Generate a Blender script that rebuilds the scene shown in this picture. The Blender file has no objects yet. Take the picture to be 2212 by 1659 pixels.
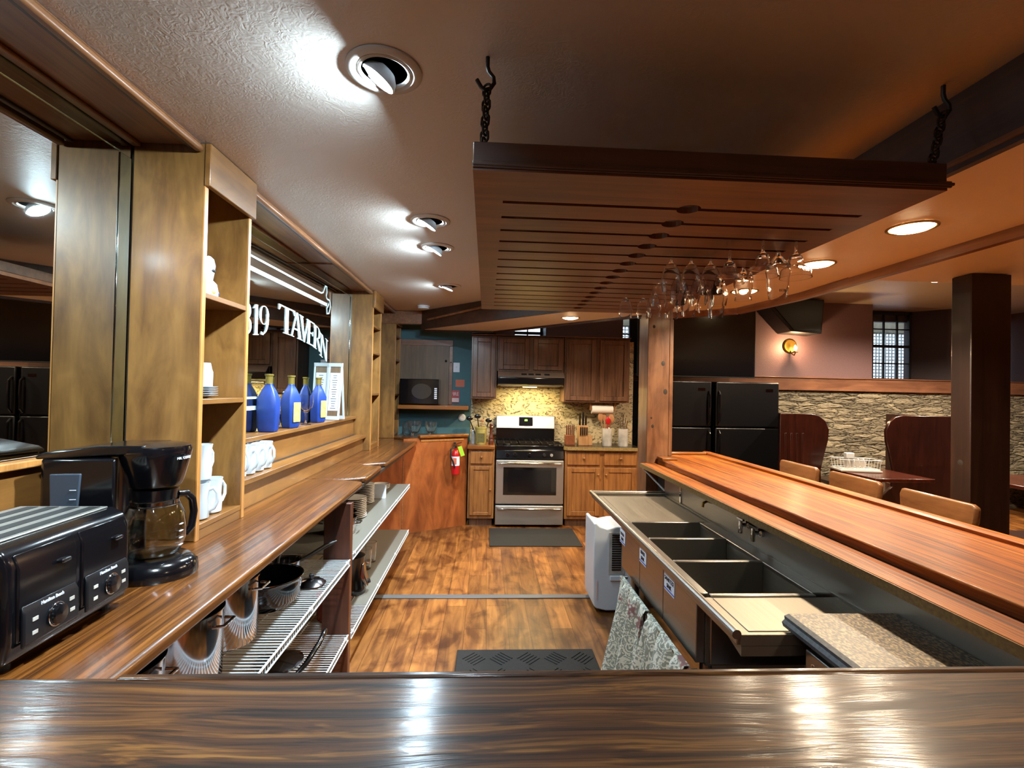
import bpy, math, random
from math import sin, cos, pi, radians
from mathutils import Vector, Matrix
random.seed(7)
SC = bpy.context.scene
COL = SC.collection

# ---------------------------------------------------------------- materials
def lin(h):
    h = h.lstrip('#'); o = []
    for i in (0, 2, 4):
        c = int(h[i:i+2], 16) / 255.0
        o.append(c / 12.92 if c <= 0.04045 else ((c + 0.055) / 1.055) ** 2.4)
    return (o[0], o[1], o[2], 1.0)

def newmat(name):
    m = bpy.data.materials.new(name); m.use_nodes = True
    nt = m.node_tree
    b = nt.nodes.get('Principled BSDF')
    return m, nt, b

def setp(b, **k):
    for n, v in k.items():
        n = n.replace('_', ' ')
        if n in b.inputs: b.inputs[n].default_value = v

def plain(name, col, rough=.5, metal=0., coat=0., noise=0., nscale=40., bump=0.):
    m, nt, b = newmat(name)
    setp(b, Base_Color=lin(col), Roughness=rough, Metallic=metal, Coat_Weight=coat, Coat_Roughness=.1)
    if noise or bump:
        tc = nt.nodes.new('ShaderNodeTexCoord'); n = nt.nodes.new('ShaderNodeTexNoise')
        n.inputs['Scale'].default_value = nscale; n.inputs['Detail'].default_value = 5
        nt.links.new(tc.outputs['Object'], n.inputs['Vector'])
        if noise:
            r = nt.nodes.new('ShaderNodeValToRGB')
            c = lin(col); r.color_ramp.elements[0].position = .3; r.color_ramp.elements[1].position = .7
            r.color_ramp.elements[0].color = tuple(x * (1 - noise) for x in c[:3]) + (1,)
            r.color_ramp.elements[1].color = tuple(min(1, x * (1 + noise)) for x in c[:3]) + (1,)
            nt.links.new(n.outputs['Fac'], r.inputs['Fac']); nt.links.new(r.outputs['Color'], b.inputs['Base Color'])
        if bump:
            bm = nt.nodes.new('ShaderNodeBump'); bm.inputs['Strength'].default_value = bump; bm.inputs['Distance'].default_value = .01
            nt.links.new(n.outputs['Fac'], bm.inputs['Height']); nt.links.new(bm.outputs['Normal'], b.inputs['Normal'])
    return m

def wood(name, cols, axis='Y', across=30., along=1.5, rough=.35, coat=.3, blotch=.5, bscale=3., bump=.1, detail=6., cr=.15, fine=0., warp=0.):
    """streaky grain running along `axis`, with broad blotches of stain"""
    m, nt, b = newmat(name); N = nt.nodes.new; L = nt.links.new
    tc = N('ShaderNodeTexCoord'); mp = N('ShaderNodeMapping')
    s = [across] * 3; s['XYZ'.index(axis)] = along
    mp.inputs['Scale'].default_value = s
    src = tc.outputs['Object']
    if warp:
        mw_ = N('ShaderNodeMapping'); sw = [6.] * 3; sw['XYZ'.index(axis)] = 1.7; mw_.inputs['Scale'].default_value = sw; L(src, mw_.inputs['Vector'])
        nw = N('ShaderNodeTexNoise'); nw.inputs['Scale'].default_value = 1.; nw.inputs['Detail'].default_value = 2.; L(mw_.outputs['Vector'], nw.inputs['Vector'])
        sc_ = N('ShaderNodeVectorMath'); sc_.operation = 'SCALE'; sc_.inputs[3].default_value = warp; L(nw.outputs['Color'], sc_.inputs[0])
        ad_ = N('ShaderNodeVectorMath'); ad_.operation = 'ADD'; L(src, ad_.inputs[0]); L(sc_.outputs[0], ad_.inputs[1]); src = ad_.outputs[0]
    L(src, mp.inputs['Vector'])
    n1 = N('ShaderNodeTexNoise'); n1.inputs['Scale'].default_value = 1.; n1.inputs['Detail'].default_value = detail
    n1.inputs['Roughness'].default_value = .65; n1.inputs['Distortion'].default_value = .6
    L(mp.outputs['Vector'], n1.inputs['Vector'])
    r = N('ShaderNodeValToRGB'); e = r.color_ramp.elements
    e[0].position = .30; e[0].color = lin(cols[0]); e[1].position = .72; e[1].color = lin(cols[-1])
    if len(cols) > 2:
        x = e.new(.5); x.color = lin(cols[1])
    L(n1.outputs['Fac'], r.inputs['Fac'])
    n2 = N('ShaderNodeTexNoise'); n2.inputs['Scale'].default_value = bscale; n2.inputs['Detail'].default_value = 3; n2.inputs['Distortion'].default_value = 1.2
    mp2 = N('ShaderNodeMapping'); s2 = [1.6] * 3; s2['XYZ'.index(axis)] = .6
    mp2.inputs['Scale'].default_value = s2
    L(tc.outputs['Object'], mp2.inputs['Vector']); L(mp2.outputs['Vector'], n2.inputs['Vector'])
    r2 = N('ShaderNodeValToRGB'); r2.color_ramp.elements[0].position = .32; r2.color_ramp.elements[1].position = .68
    k = 1 - blotch
    r2.color_ramp.elements[0].color = (k, k * .96, k * .92, 1); r2.color_ramp.elements[1].color = (1.12, 1.1, 1.05, 1)
    L(n2.outputs['Fac'], r2.inputs['Fac'])
    mx = N('ShaderNodeMix'); mx.data_type = 'RGBA'; mx.blend_type = 'MULTIPLY'; mx.inputs[0].default_value = 1.
    L(r.outputs['Color'], mx.inputs[6]); L(r2.outputs['Color'], mx.inputs[7]); outc = mx.outputs[2]
    if fine:
        mp3 = N('ShaderNodeMapping'); s3 = [across * 3.2] * 3; s3['XYZ'.index(axis)] = along * 2.5; mp3.inputs['Scale'].default_value = s3
        L(src, mp3.inputs['Vector'])
        n3 = N('ShaderNodeTexNoise'); n3.inputs['Scale'].default_value = 1.; n3.inputs['Detail'].default_value = 2.; L(mp3.outputs['Vector'], n3.inputs['Vector'])
        r3 = N('ShaderNodeValToRGB'); k = 1 - fine
        r3.color_ramp.elements[0].position = .40; r3.color_ramp.elements[0].color = (k, k * .95, k * .9, 1); r3.color_ramp.elements[1].position = .52; r3.color_ramp.elements[1].color = (1, 1, 1, 1)
        L(n3.outputs['Fac'], r3.inputs['Fac'])
        mx3 = N('ShaderNodeMix'); mx3.data_type = 'RGBA'; mx3.blend_type = 'MULTIPLY'; mx3.inputs[0].default_value = 1.
        L(outc, mx3.inputs[6]); L(r3.outputs['Color'], mx3.inputs[7]); outc = mx3.outputs[2]
    L(outc, b.inputs['Base Color'])
    setp(b, Roughness=rough, Coat_Weight=coat, Coat_Roughness=cr)
    if bump:
        bp = N('ShaderNodeBump'); bp.inputs['Strength'].default_value = bump; bp.inputs['Distance'].default_value = .004
        L(n1.outputs['Fac'], bp.inputs['Height']); L(bp.outputs['Normal'], b.inputs['Normal'])
        L(bp.outputs['Normal'], b.inputs['Coat Normal'])
    return m

def emit(name, col, strength):
    m, nt, b = newmat(name)
    setp(b, Base_Color=lin(col), Emission_Color=lin(col), Emission_Strength=strength)
    return m

def glassmat(name, col='#ffffff', rough=.0, ior=1.45):
    m, nt, b = newmat(name)
    setp(b, Base_Color=lin(col), Roughness=rough, Transmission_Weight=1., IOR=ior)
    return m

def mk_ceiling(name, col):
    m, nt, b = newmat(name); N = nt.nodes.new; L = nt.links.new
    setp(b, Base_Color=lin(col), Roughness=.42, Specular_IOR_Level=.5)
    tc = N('ShaderNodeTexCoord'); n = N('ShaderNodeTexNoise'); n.inputs['Scale'].default_value = 9; n.inputs['Detail'].default_value = 3
    w = N('ShaderNodeTexNoise'); w.inputs['Scale'].default_value = 38; w.inputs['Detail'].default_value = 4; w.inputs['Distortion'].default_value = 2.5
    L(tc.outputs['Object'], n.inputs['Vector']); L(tc.outputs['Object'], w.inputs['Vector'])
    ml = N('ShaderNodeMath'); ml.operation = 'MULTIPLY'; L(n.outputs['Fac'], ml.inputs[0]); L(w.outputs['Fac'], ml.inputs[1])
    bp = N('ShaderNodeBump'); bp.inputs['Strength'].default_value = .35; bp.inputs['Distance'].default_value = .006
    L(ml.outputs[0], bp.inputs['Height']); L(bp.outputs['Normal'], b.inputs['Normal'])
    return m

def mk_floor():
    m, nt, b = newmat('laminate plank floor'); N = nt.nodes.new; L = nt.links.new
    tc = N('ShaderNodeTexCoord'); mp = N('ShaderNodeMapping'); mp.inputs['Rotation'].default_value = (0, 0, pi / 2)
    L(tc.outputs['Object'], mp.inputs['Vector'])
    br = N('ShaderNodeTexBrick'); br.offset = .37; br.inputs['Scale'].default_value = 1.
    br.inputs['Brick Width'].default_value = .9; br.inputs['Row Height'].default_value = .14; br.inputs['Mortar Size'].default_value = .0018
    br.inputs['Mortar Smooth'].default_value = .2
    br.inputs['Color1'].default_value = (.62, .60, .58, 1); br.inputs['Color2'].default_value = (1.18, 1.18, 1.18, 1); br.inputs['Mortar'].default_value = (.3, .25, .2, 1)
    L(mp.outputs['Vector'], br.inputs['Vector'])
    m2 = N('ShaderNodeMapping'); m2.inputs['Scale'].default_value = (22, 2.2, 1); L(tc.outputs['Object'], m2.inputs['Vector'])
    n1 = N('ShaderNodeTexNoise'); n1.inputs['Scale'].default_value = 1; n1.inputs['Detail'].default_value = 7; n1.inputs['Distortion'].default_value = 1.
    L(m2.outputs['Vector'], n1.inputs['Vector'])
    r = N('ShaderNodeValToRGB'); e = r.color_ramp.elements; e[0].position = .3; e[0].color = lin('#64391a'); e[1].position = .7; e[1].color = lin('#a06a34')
    L(n1.outputs['Fac'], r.inputs['Fac'])
    n2 = N('ShaderNodeTexNoise'); n2.inputs['Scale'].default_value = 5.5; n2.inputs['Detail'].default_value = 4; n2.inputs['Distortion'].default_value = .6
    m3 = N('ShaderNodeMapping'); m3.inputs['Scale'].default_value = (1.5, .8, 1); L(tc.outputs['Object'], m3.inputs['Vector']); L(m3.outputs['Vector'], n2.inputs['Vector'])
    r2 = N('ShaderNodeValToRGB'); e = r2.color_ramp.elements; e[0].position = .34; e[0].color = (.42, .34, .27, 1); e[1].position = .56; e[1].color = (1.1, 1.1, 1.1, 1)
    L(n2.outputs['Fac'], r2.inputs['Fac'])
    a = N('ShaderNodeMix'); a.data_type = 'RGBA'; a.blend_type = 'MULTIPLY'; a.inputs[0].default_value = 1; L(r.outputs['Color'], a.inputs[6]); L(r2.outputs['Color'], a.inputs[7])
    c = N('ShaderNodeMix'); c.data_type = 'RGBA'; c.blend_type = 'MULTIPLY'; c.inputs[0].default_value = 1; L(a.outputs[2], c.inputs[6]); L(br.outputs['Color'], c.inputs[7])
    L(c.outputs[2], b.inputs['Base Color']); setp(b, Roughness=.38)
    return m

def mk_stone(name='stacked slate'):
    m, nt, b = newmat(name); N = nt.nodes.new; L = nt.links.new
    tc = N('ShaderNodeTexCoord'); mp = N('ShaderNodeMapping'); mp.inputs['Scale'].default_value = (3.0, 3.0, 13.)
    L(tc.outputs['Object'], mp.inputs['Vector'])
    d = N('ShaderNodeTexNoise'); d.inputs['Scale'].default_value = 1.6; d.inputs['Detail'].default_value = 4
    L(mp.outputs['Vector'], d.inputs['Vector'])
    ad = N('ShaderNodeMix'); ad.data_type = 'RGBA'; ad.blend_type = 'LINEAR_LIGHT'; ad.inputs[0].default_value = .6
    L(mp.outputs['Vector'], ad.inputs[6]); L(d.outputs['Color'], ad.inputs[7])
    v = N('ShaderNodeTexVoronoi'); v.feature = 'DISTANCE_TO_EDGE'; v.inputs['Scale'].default_value = 1.1
    L(ad.outputs[2], v.inputs['Vector'])
    v2 = N('ShaderNodeTexVoronoi'); v2.inputs['Scale'].default_value = 1.1; L(ad.outputs[2], v2.inputs['Vector'])
    r = N('ShaderNodeValToRGB'); e = r.color_ramp.elements; e[0].position = 0; e[0].color = lin('#1b1712'); e[1].position = .045; e[1].color = (1, 1, 1, 1)
    L(v.outputs['Distance'], r.inputs['Fac'])
    n = N('ShaderNodeTexNoise'); n.inputs['Scale'].default_value = 3; n.inputs['Detail'].default_value = 8; n.inputs['Distortion'].default_value = 1.5; n.inputs['Roughness'].default_value = .7
    L(mp.outputs['Vector'], n.inputs['Vector'])
    r2 = N('ShaderNodeValToRGB'); e = r2.color_ramp.elements; e[0].position = .3; e[0].color = lin('#5f574a'); e[1].position = .7; e[1].color = lin('#cbbd9e')
    L(n.outputs['Fac'], r2.inputs['Fac'])
    sx = N('ShaderNodeSeparateColor'); L(v2.outputs['Color'], sx.inputs[0])
    mr = N('ShaderNodeMapRange'); mr.inputs['To Min'].default_value = .55; mr.inputs['To Max'].default_value = 1.15; L(sx.outputs[0], mr.inputs['Value'])
    a = N('ShaderNodeMix'); a.data_type = 'RGBA'; a.blend_type = 'MULTIPLY'; a.inputs[0].default_value = 1; L(r2.outputs['Color'], a.inputs[6]); L(r.outputs['Color'], a.inputs[7])
    c = N('ShaderNodeMix'); c.data_type = 'RGBA'; c.blend_type = 'MULTIPLY'; c.inputs[0].default_value = 1; L(a.outputs[2], c.inputs[6]); L(mr.outputs[0], c.inputs[7])
    L(c.outputs[2], b.inputs['Base Color']); setp(b, Roughness=.85)
    hm = N('ShaderNodeMath'); hm.operation = 'MULTIPLY_ADD'; hm.inputs[1].default_value = .5; L(n.outputs['Fac'], hm.inputs[0])
    mn = N('ShaderNodeMath'); mn.operation = 'MINIMUM'; mn.inputs[1].default_value = .25; L(v.outputs['Distance'], mn.inputs[0])
    m4 = N('ShaderNodeMath'); m4.operation = 'MULTIPLY'; m4.inputs[1].default_value = 5; L(mn.outputs[0], m4.inputs[0]); L(m4.outputs[0], hm.inputs[2])
    bp = N('ShaderNodeBump'); bp.inputs['Strength'].default_value = 1; bp.inputs['Distance'].default_value = .03
    L(hm.outputs[0], bp.inputs['Height']); L(bp.outputs['Normal'], b.inputs['Normal'])
    return m

def mk_granite():
    m, nt, b = newmat('speckled laminate'); N = nt.nodes.new; L = nt.links.new
    tc = N('ShaderNodeTexCoord'); mp = N('ShaderNodeMapping'); mp.inputs['Scale'].default_value = (1, .6, 1); L(tc.outputs['Object'], mp.inputs['Vector'])
    n = N('ShaderNodeTexNoise'); n.inputs['Scale'].default_value = 170; n.inputs['Detail'].default_value = 3; L(mp.outputs['Vector'], n.inputs['Vector'])
    r = N('ShaderNodeValToRGB'); e = r.color_ramp.elements; e[0].position = .4; e[0].color = lin('#2c2115'); e[1].position = .64; e[1].color = lin('#96805a')
    x = e.new(.5); x.color = lin('#5c4a30')
    L(n.outputs['Fac'], r.inputs['Fac']); L(r.outputs['Color'], b.inputs['Base Color']); setp(b, Roughness=.45)
    return m

def mk_paisley():
    m, nt, b = newmat('patterned cotton'); N = nt.nodes.new; L = nt.links.new
    tc = N('ShaderNodeTexCoord'); n = N('ShaderNodeTexNoise'); n.inputs['Scale'].default_value = 22; n.inputs['Detail'].default_value = 2; n.inputs['Distortion'].default_value = 2
    L(tc.outputs['Object'], n.inputs['Vector'])
    ml = N('ShaderNodeMath'); ml.operation = 'MULTIPLY'; ml.inputs[1].default_value = 26; L(n.outputs['Fac'], ml.inputs[0])
    sn = N('ShaderNodeMath'); sn.operation = 'SINE'; L(ml.outputs[0], sn.inputs[0])
    r = N('ShaderNodeValToRGB'); e = r.color_ramp.elements; e[0].position = .0; e[0].color = lin('#a3a595'); e[1].position = .45; e[1].color = lin('#f6f2e0')
    L(sn.outputs[0], r.inputs['Fac'])
    n2 = N('ShaderNodeTexNoise'); n2.inputs['Scale'].default_value = 7; L(tc.outputs['Object'], n2.inputs['Vector'])
    v = N('ShaderNodeTexVoronoi'); v.inputs['Scale'].default_value = 60; L(tc.outputs['Object'], v.inputs['Vector'])
    r3 = N('ShaderNodeValToRGB'); e = r3.color_ramp.elements; e[0].position = .3; e[0].color = lin('#e0dac9'); e[1].position = .5; e[1].color = lin('#9a6f69')
    L(v.outputs['Distance'], r3.inputs['Fac'])
    r4 = N('ShaderNodeValToRGB'); e = r4.color_ramp.elements; e[0].position = .56; e[1].position = .6; L(n2.outputs['Fac'], r4.inputs['Fac'])
    a = N('ShaderNodeMix'); a.data_type = 'RGBA'; L(r4.outputs['Color'], a.inputs[0]); L(r.outputs['Color'], a.inputs[6]); L(r3.outputs['Color'], a.inputs[7])
    L(a.outputs[2], b.inputs['Base Color']); setp(b, Roughness=.9)
    return m

def mk_brushed(name, col, rough, axis='X', amt=.12):
    m, nt, b = newmat(name); N = nt.nodes.new; L = nt.links.new
    tc = N('ShaderNodeTexCoord'); mp = N('ShaderNodeMapping'); s = [160.] * 3; s['XYZ'.index(axis)] = 3.
    mp.inputs['Scale'].default_value = s; L(tc.outputs['Object'], mp.inputs['Vector'])
    n = N('ShaderNodeTexNoise'); n.inputs['Scale'].default_value = 1; n.inputs['Detail'].default_value = 4; L(mp.outputs['Vector'], n.inputs['Vector'])
    mr = N('ShaderNodeMapRange'); mr.inputs['To Min'].default_value = rough - amt; mr.inputs['To Max'].default_value = rough + amt
    L(n.outputs['Fac'], mr.inputs['Value']); L(mr.outputs[0], b.inputs['Roughness'])
    setp(b, Base_Color=lin(col), Metallic=1.)
    return m

M = {}
M['ceil'] = mk_ceiling('taupe plaster ceiling', '#d6ccc2')
M['soffit'] = mk_ceiling('tan plaster soffit', '#f2e6d6')
M['ceil_room'] = mk_ceiling('cream plaster ceiling', '#cdbfa4')
M['floor'] = mk_floor()
M['stone'] = mk_stone()
M['counter'] = wood('varnished fir', ['#341a07', '#653911', '#8a5624'], 'Y', 45, .5, .36, .55, .25, 2.5, .15, cr=.1, fine=.55, warp=.04)
M['counterX'] = wood('varnished fir across', ['#180b04', '#45270f', '#7d5526'], 'X', 52, .5, .55, .42, .3, 1.6, .22, 5., cr=.16, fine=.6, warp=.08)
for k_ in ('counterX',): M[k_].node_tree.nodes['Principled BSDF'].inputs['Specular IOR Level'].default_value = .15
M['edge'] = wood('varnished edge', ['#6b3c14', '#a2672c'], 'Y', 40, 1., .2, .8, .2, 3, .05, cr=.08)
M['bar'] = wood('orange varnished pine', ['#4f2204', '#94500c', '#b26d18'], 'Y', 34, .4, .6, .14, .3, 1.6, .3, 6, cr=.22, fine=.45, warp=.06)
M['bar'].node_tree.nodes['Principled BSDF'].inputs['Specular IOR Level'].default_value = .25
M['barX'] = wood('orange varnished pine end', ['#6f3d12', '#a06428'], 'X', 26, .8, .33, .5, .3, 2, .2)
M['ply'] = wood('golden birch', ['#6a4524', '#8d6434', '#a07440'], 'Z', 9, 2.2, .34, .3, .28, 7., .04)
M['plyY'] = wood('golden birch lengthwise', ['#704824', '#926432'], 'Y', 18, 1.4, .34, .35, .3, 5., .04)
M['plyedge'] = wood('golden birch edge', ['#a56c32', '#c98f50'], 'Z', 60, 2, .35, .3, .2, 5, .03)
M['trimw'] = wood('red brown trim', ['#6e4429', '#9c6a44'], 'Y', 40, 1.5, .35, .3, .3, 3, .05)
M['darkw'] = wood('dark stained beam', ['#2e1a10', '#4c2c1c'], 'Y', 30, 1.2, .42, .2, .4, 3, .08)
M['darkwZ'] = wood('dark stained post', ['#1d0f08', '#331c10'], 'Z', 30, 1.2, .4, .2, .35, 3, .08)
M['support'] = wood('support panel brown', ['#3a1c10', '#623623'], 'Z', 24, 1.2, .42, .2, .3, 3, .06)
M['darkwX'] = wood('dark stained board', ['#412a1d', '#684632'], 'X', 30, 1.2, .42, .2, .35, 3, .08)
M['rack'] = wood('rack mahogany', ['#5a321e', '#80502f'], 'X', 22, 1.2, .42, .15, .2, 2.5, .05)
M['knotty'] = wood('knotty pine post', ['#5c3820', '#7c553a', '#8d684a'], 'Z', 14, 2.2, .4, .3, .35, 6, .08)
M['oakdark'] = wood('dark cabinet oak', ['#442d1e', '#6a4a34', '#7b5a42'], 'Z', 40, 2., .42, .15, .25, 4, .1)
M['oak'] = wood('honey cabinet oak', ['#6b4220', '#946334', '#a3723f'], 'Z', 40, 2., .42, .2, .2, 4, .1)
M['panel'] = wood('cherry plywood', ['#7c3f1c', '#a0592b', '#aa6636'], 'Z', 7, 2, .38, .3, .3, 5, .04)
M['booth'] = wood('booth mahogany', ['#220b06', '#3b160d'], 'Z', 20, 2, .3, .5, .3, 3, .04)
M['table'] = wood('table mahogany', ['#3a1710', '#5c281a'], 'Y', 30, 1.5, .25, .5, .3, 3, .04)
M['rail'] = wood('pine wall rail', ['#6b4430', '#8f6248'], 'X', 20, 1.5, .4, .2, .3, 4, .06)
M['stool'] = wood('pale stool wood', ['#6a3e24', '#865a36', '#95683f'], 'Y', 20, 2, .35, .3, .4, 6, .04)
M['doorw'] = wood('grey brown door', ['#5d4632', '#7d6247'], 'Z', 25, 1.5, .5, .1, .25, 3, .05)
def mk_splash():
    m, nt, b = newmat('veined beige backsplash'); N = nt.nodes.new; L = nt.links.new
    tc = N('ShaderNodeTexCoord'); mp = N('ShaderNodeMapping'); mp.inputs['Scale'].default_value = (5, 5, 10); L(tc.outputs['Object'], mp.inputs['Vector'])
    n = N('ShaderNodeTexNoise'); n.inputs['Scale'].default_value = 1.3; n.inputs['Detail'].default_value = 5; n.inputs['Distortion'].default_value = 2.6; L(mp.outputs['Vector'], n.inputs['Vector'])
    ml = N('ShaderNodeMath'); ml.operation = 'MULTIPLY'; ml.inputs[1].default_value = 24; L(n.outputs['Fac'], ml.inputs[0])
    sn = N('ShaderNodeMath'); sn.operation = 'SINE'; L(ml.outputs[0], sn.inputs[0])
    r = N('ShaderNodeValToRGB'); e = r.color_ramp.elements; e[0].position = .0; e[0].color = lin('#b9a884'); e[1].position = .97; e[1].color = lin('#463d2d')
    x = e.new(.7); x.color = lin('#998968')
    L(sn.outputs[0], r.inputs['Fac']); L(r.outputs['Color'], b.inputs['Base Color']); setp(b, Roughness=.5)
    return m
M['splash'] = mk_splash()
M['teal'] = plain('teal paint', '#41666d', .7, noise=.08, nscale=6)
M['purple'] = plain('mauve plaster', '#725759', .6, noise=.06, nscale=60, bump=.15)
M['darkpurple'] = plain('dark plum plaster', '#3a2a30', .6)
M['cream'] = plain('old cream wall', '#6e6250', .8, noise=.2, nscale=4)
M['mirror'] = plain('mirror silver', '#d3d8d4', .012, 1.)
M['mirrorstrip'] = plain('bevelled mirror edge', '#b9c9c4', .06, 1.)
M['etch'] = plain('frosted lettering', '#d8f2f2', .55)
M['steel'] = mk_brushed('brushed steel', '#c4c0ba', .42, 'X', .05)
M['steelY'] = mk_brushed('sink steel', '#94908a', .34, 'Y', .1)
M['steeldull'] = mk_brushed('dull sink steel', '#7d766a', .5, 'Y', .14)
M['chrome'] = plain('chrome', '#cfcfcf', .08, 1.)
M['potsteel'] = plain('polished pot steel', '#bdbcc0', .12, 1.)
M['iron'] = plain('dark iron', '#2b241f', .45, .8)
M['brass'] = plain('old brass', '#9a7a35', .3, 1.)
M['copper'] = plain('antique brass cap', '#8c7a3a', .4, .7)
M['black'] = plain('gloss black plastic', '#0b0b0e', .16, coat=.4)
M['blackmatte'] = plain('matte black', '#0c0c0d', .5)
M['fridge'] = plain('black fridge enamel', '#0c0c0f', .3, bump=.12, nscale=220)
M['screen'] = plain('screen glass', '#0a0b10', .18, coat=.3)
M['ovenglass'] = plain('oven window', '#171513', .08, coat=.5)
M['smoke'] = plain('smoky plastic', '#39424d', .25)
M['white'] = plain('white ceramic', '#c4ccd1', .25, coat=.3)
M['whitepl'] = plain('white plastic', '#d5dbe0', .4)
M['wire'] = plain('white coated wire', '#c9d2d6', .4)
M['paper'] = plain('white paper', '#dfe4ee', .7)
M['towelroll'] = plain('paper towel', '#e6ddd0', .85, bump=.3, nscale=200)
M['grey'] = plain('grey rubber strip', '#57585a', .5)
M['mat'] = plain('black rubber mat', '#0c0c0e', .8, bump=.3, nscale=120)
M['matgrey'] = plain('charcoal mat', '#211f1c', .85, bump=.3, nscale=150)
M['red'] = plain('red paint', '#b3171b', .3, coat=.3)
M['redsign'] = plain('red sign', '#a23a3f', .5)
M['salmon'] = plain('salmon card', '#c46a52', .7)
M['pinkw'] = plain('pale print', '#e2c8c4', .6)
M['lime'] = plain('lime tag', '#a7d62c', .6)
M['blue'] = plain('cobalt blue ceramic', '#12347f', .45, noise=.15, nscale=30)
M['yellowlab'] = plain('yellow label', '#b59a5a', .6, noise=.4, nscale=60)
M['crock'] = plain('yellow crock glaze', '#a79a58', .35, noise=.12, nscale=30)
M['crockdark'] = plain('green brown print', '#5e5a30', .5, noise=.3, nscale=90)
M['brownw'] = plain('turned brown wood', '#5a2c1c', .3, coat=.4)
M['block'] = wood('blond knife block', ['#a07448', '#c2976a'], 'Z', 30, 2, .4, .2, .15, 4)
M['blockred'] = plain('red brown block', '#7c4528', .4, noise=.15)
M['marble'] = plain('white marble', '#b9b4ab', .4, noise=.25, nscale=14)
M['granite'] = mk_granite()
M['graniteedge'] = plain('dark laminate edge', '#454a4f', .5, noise=.5, nscale=120)
M['kcounter'] = plain('dark stone top', '#1f1a17', .25, noise=.2)
M['kedge'] = plain('brass laminate edge', '#8b7548', .4, noise=.3, nscale=80)
M['towel'] = mk_paisley()
M['glass'] = glassmat('clear glass')
M['glasstint'] = glassmat('carafe glass', '#e8ece8')
M['pane'] = glassmat('window pane', '#f4f8ff')
M['coolbulb'] = emit('cool lamp face', '#d4efff', 700.)
M['warmbulb'] = emit('warm lamp face', '#ffdca8', 22.)
M['flame'] = emit('candle bulb glow', '#ffd9a0', 60.)
M['lcd'] = emit('green display', '#7dff4a', 2.0)
M['lattice'] = plain('pale garden lattice', '#d8dedc', .7)
M['outwall'] = plain('outside stone', '#9c937c', .8, noise=.3, nscale=8)
M['winframe'] = plain('black window frame', '#17191b', .5)
M['whiteframe'] = plain('white reveal', '#b9bdb9', .6)
M['red2'] = plain('red enamel pot', '#8c2a1e', .25, coat=.4)
M['orange'] = plain('orange label', '#c4532a', .5)
M['copperw'] = plain('wood spoon', '#a9764a', .6)
M['notch'] = plain('dark gap wood', '#241a10', .6)
M['plate'] = plain('stoneware plate', '#cfc9c2', .35, coat=.2)
M['liner'] = plain('clear shelf liner', '#6d6a62', .3)

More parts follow.
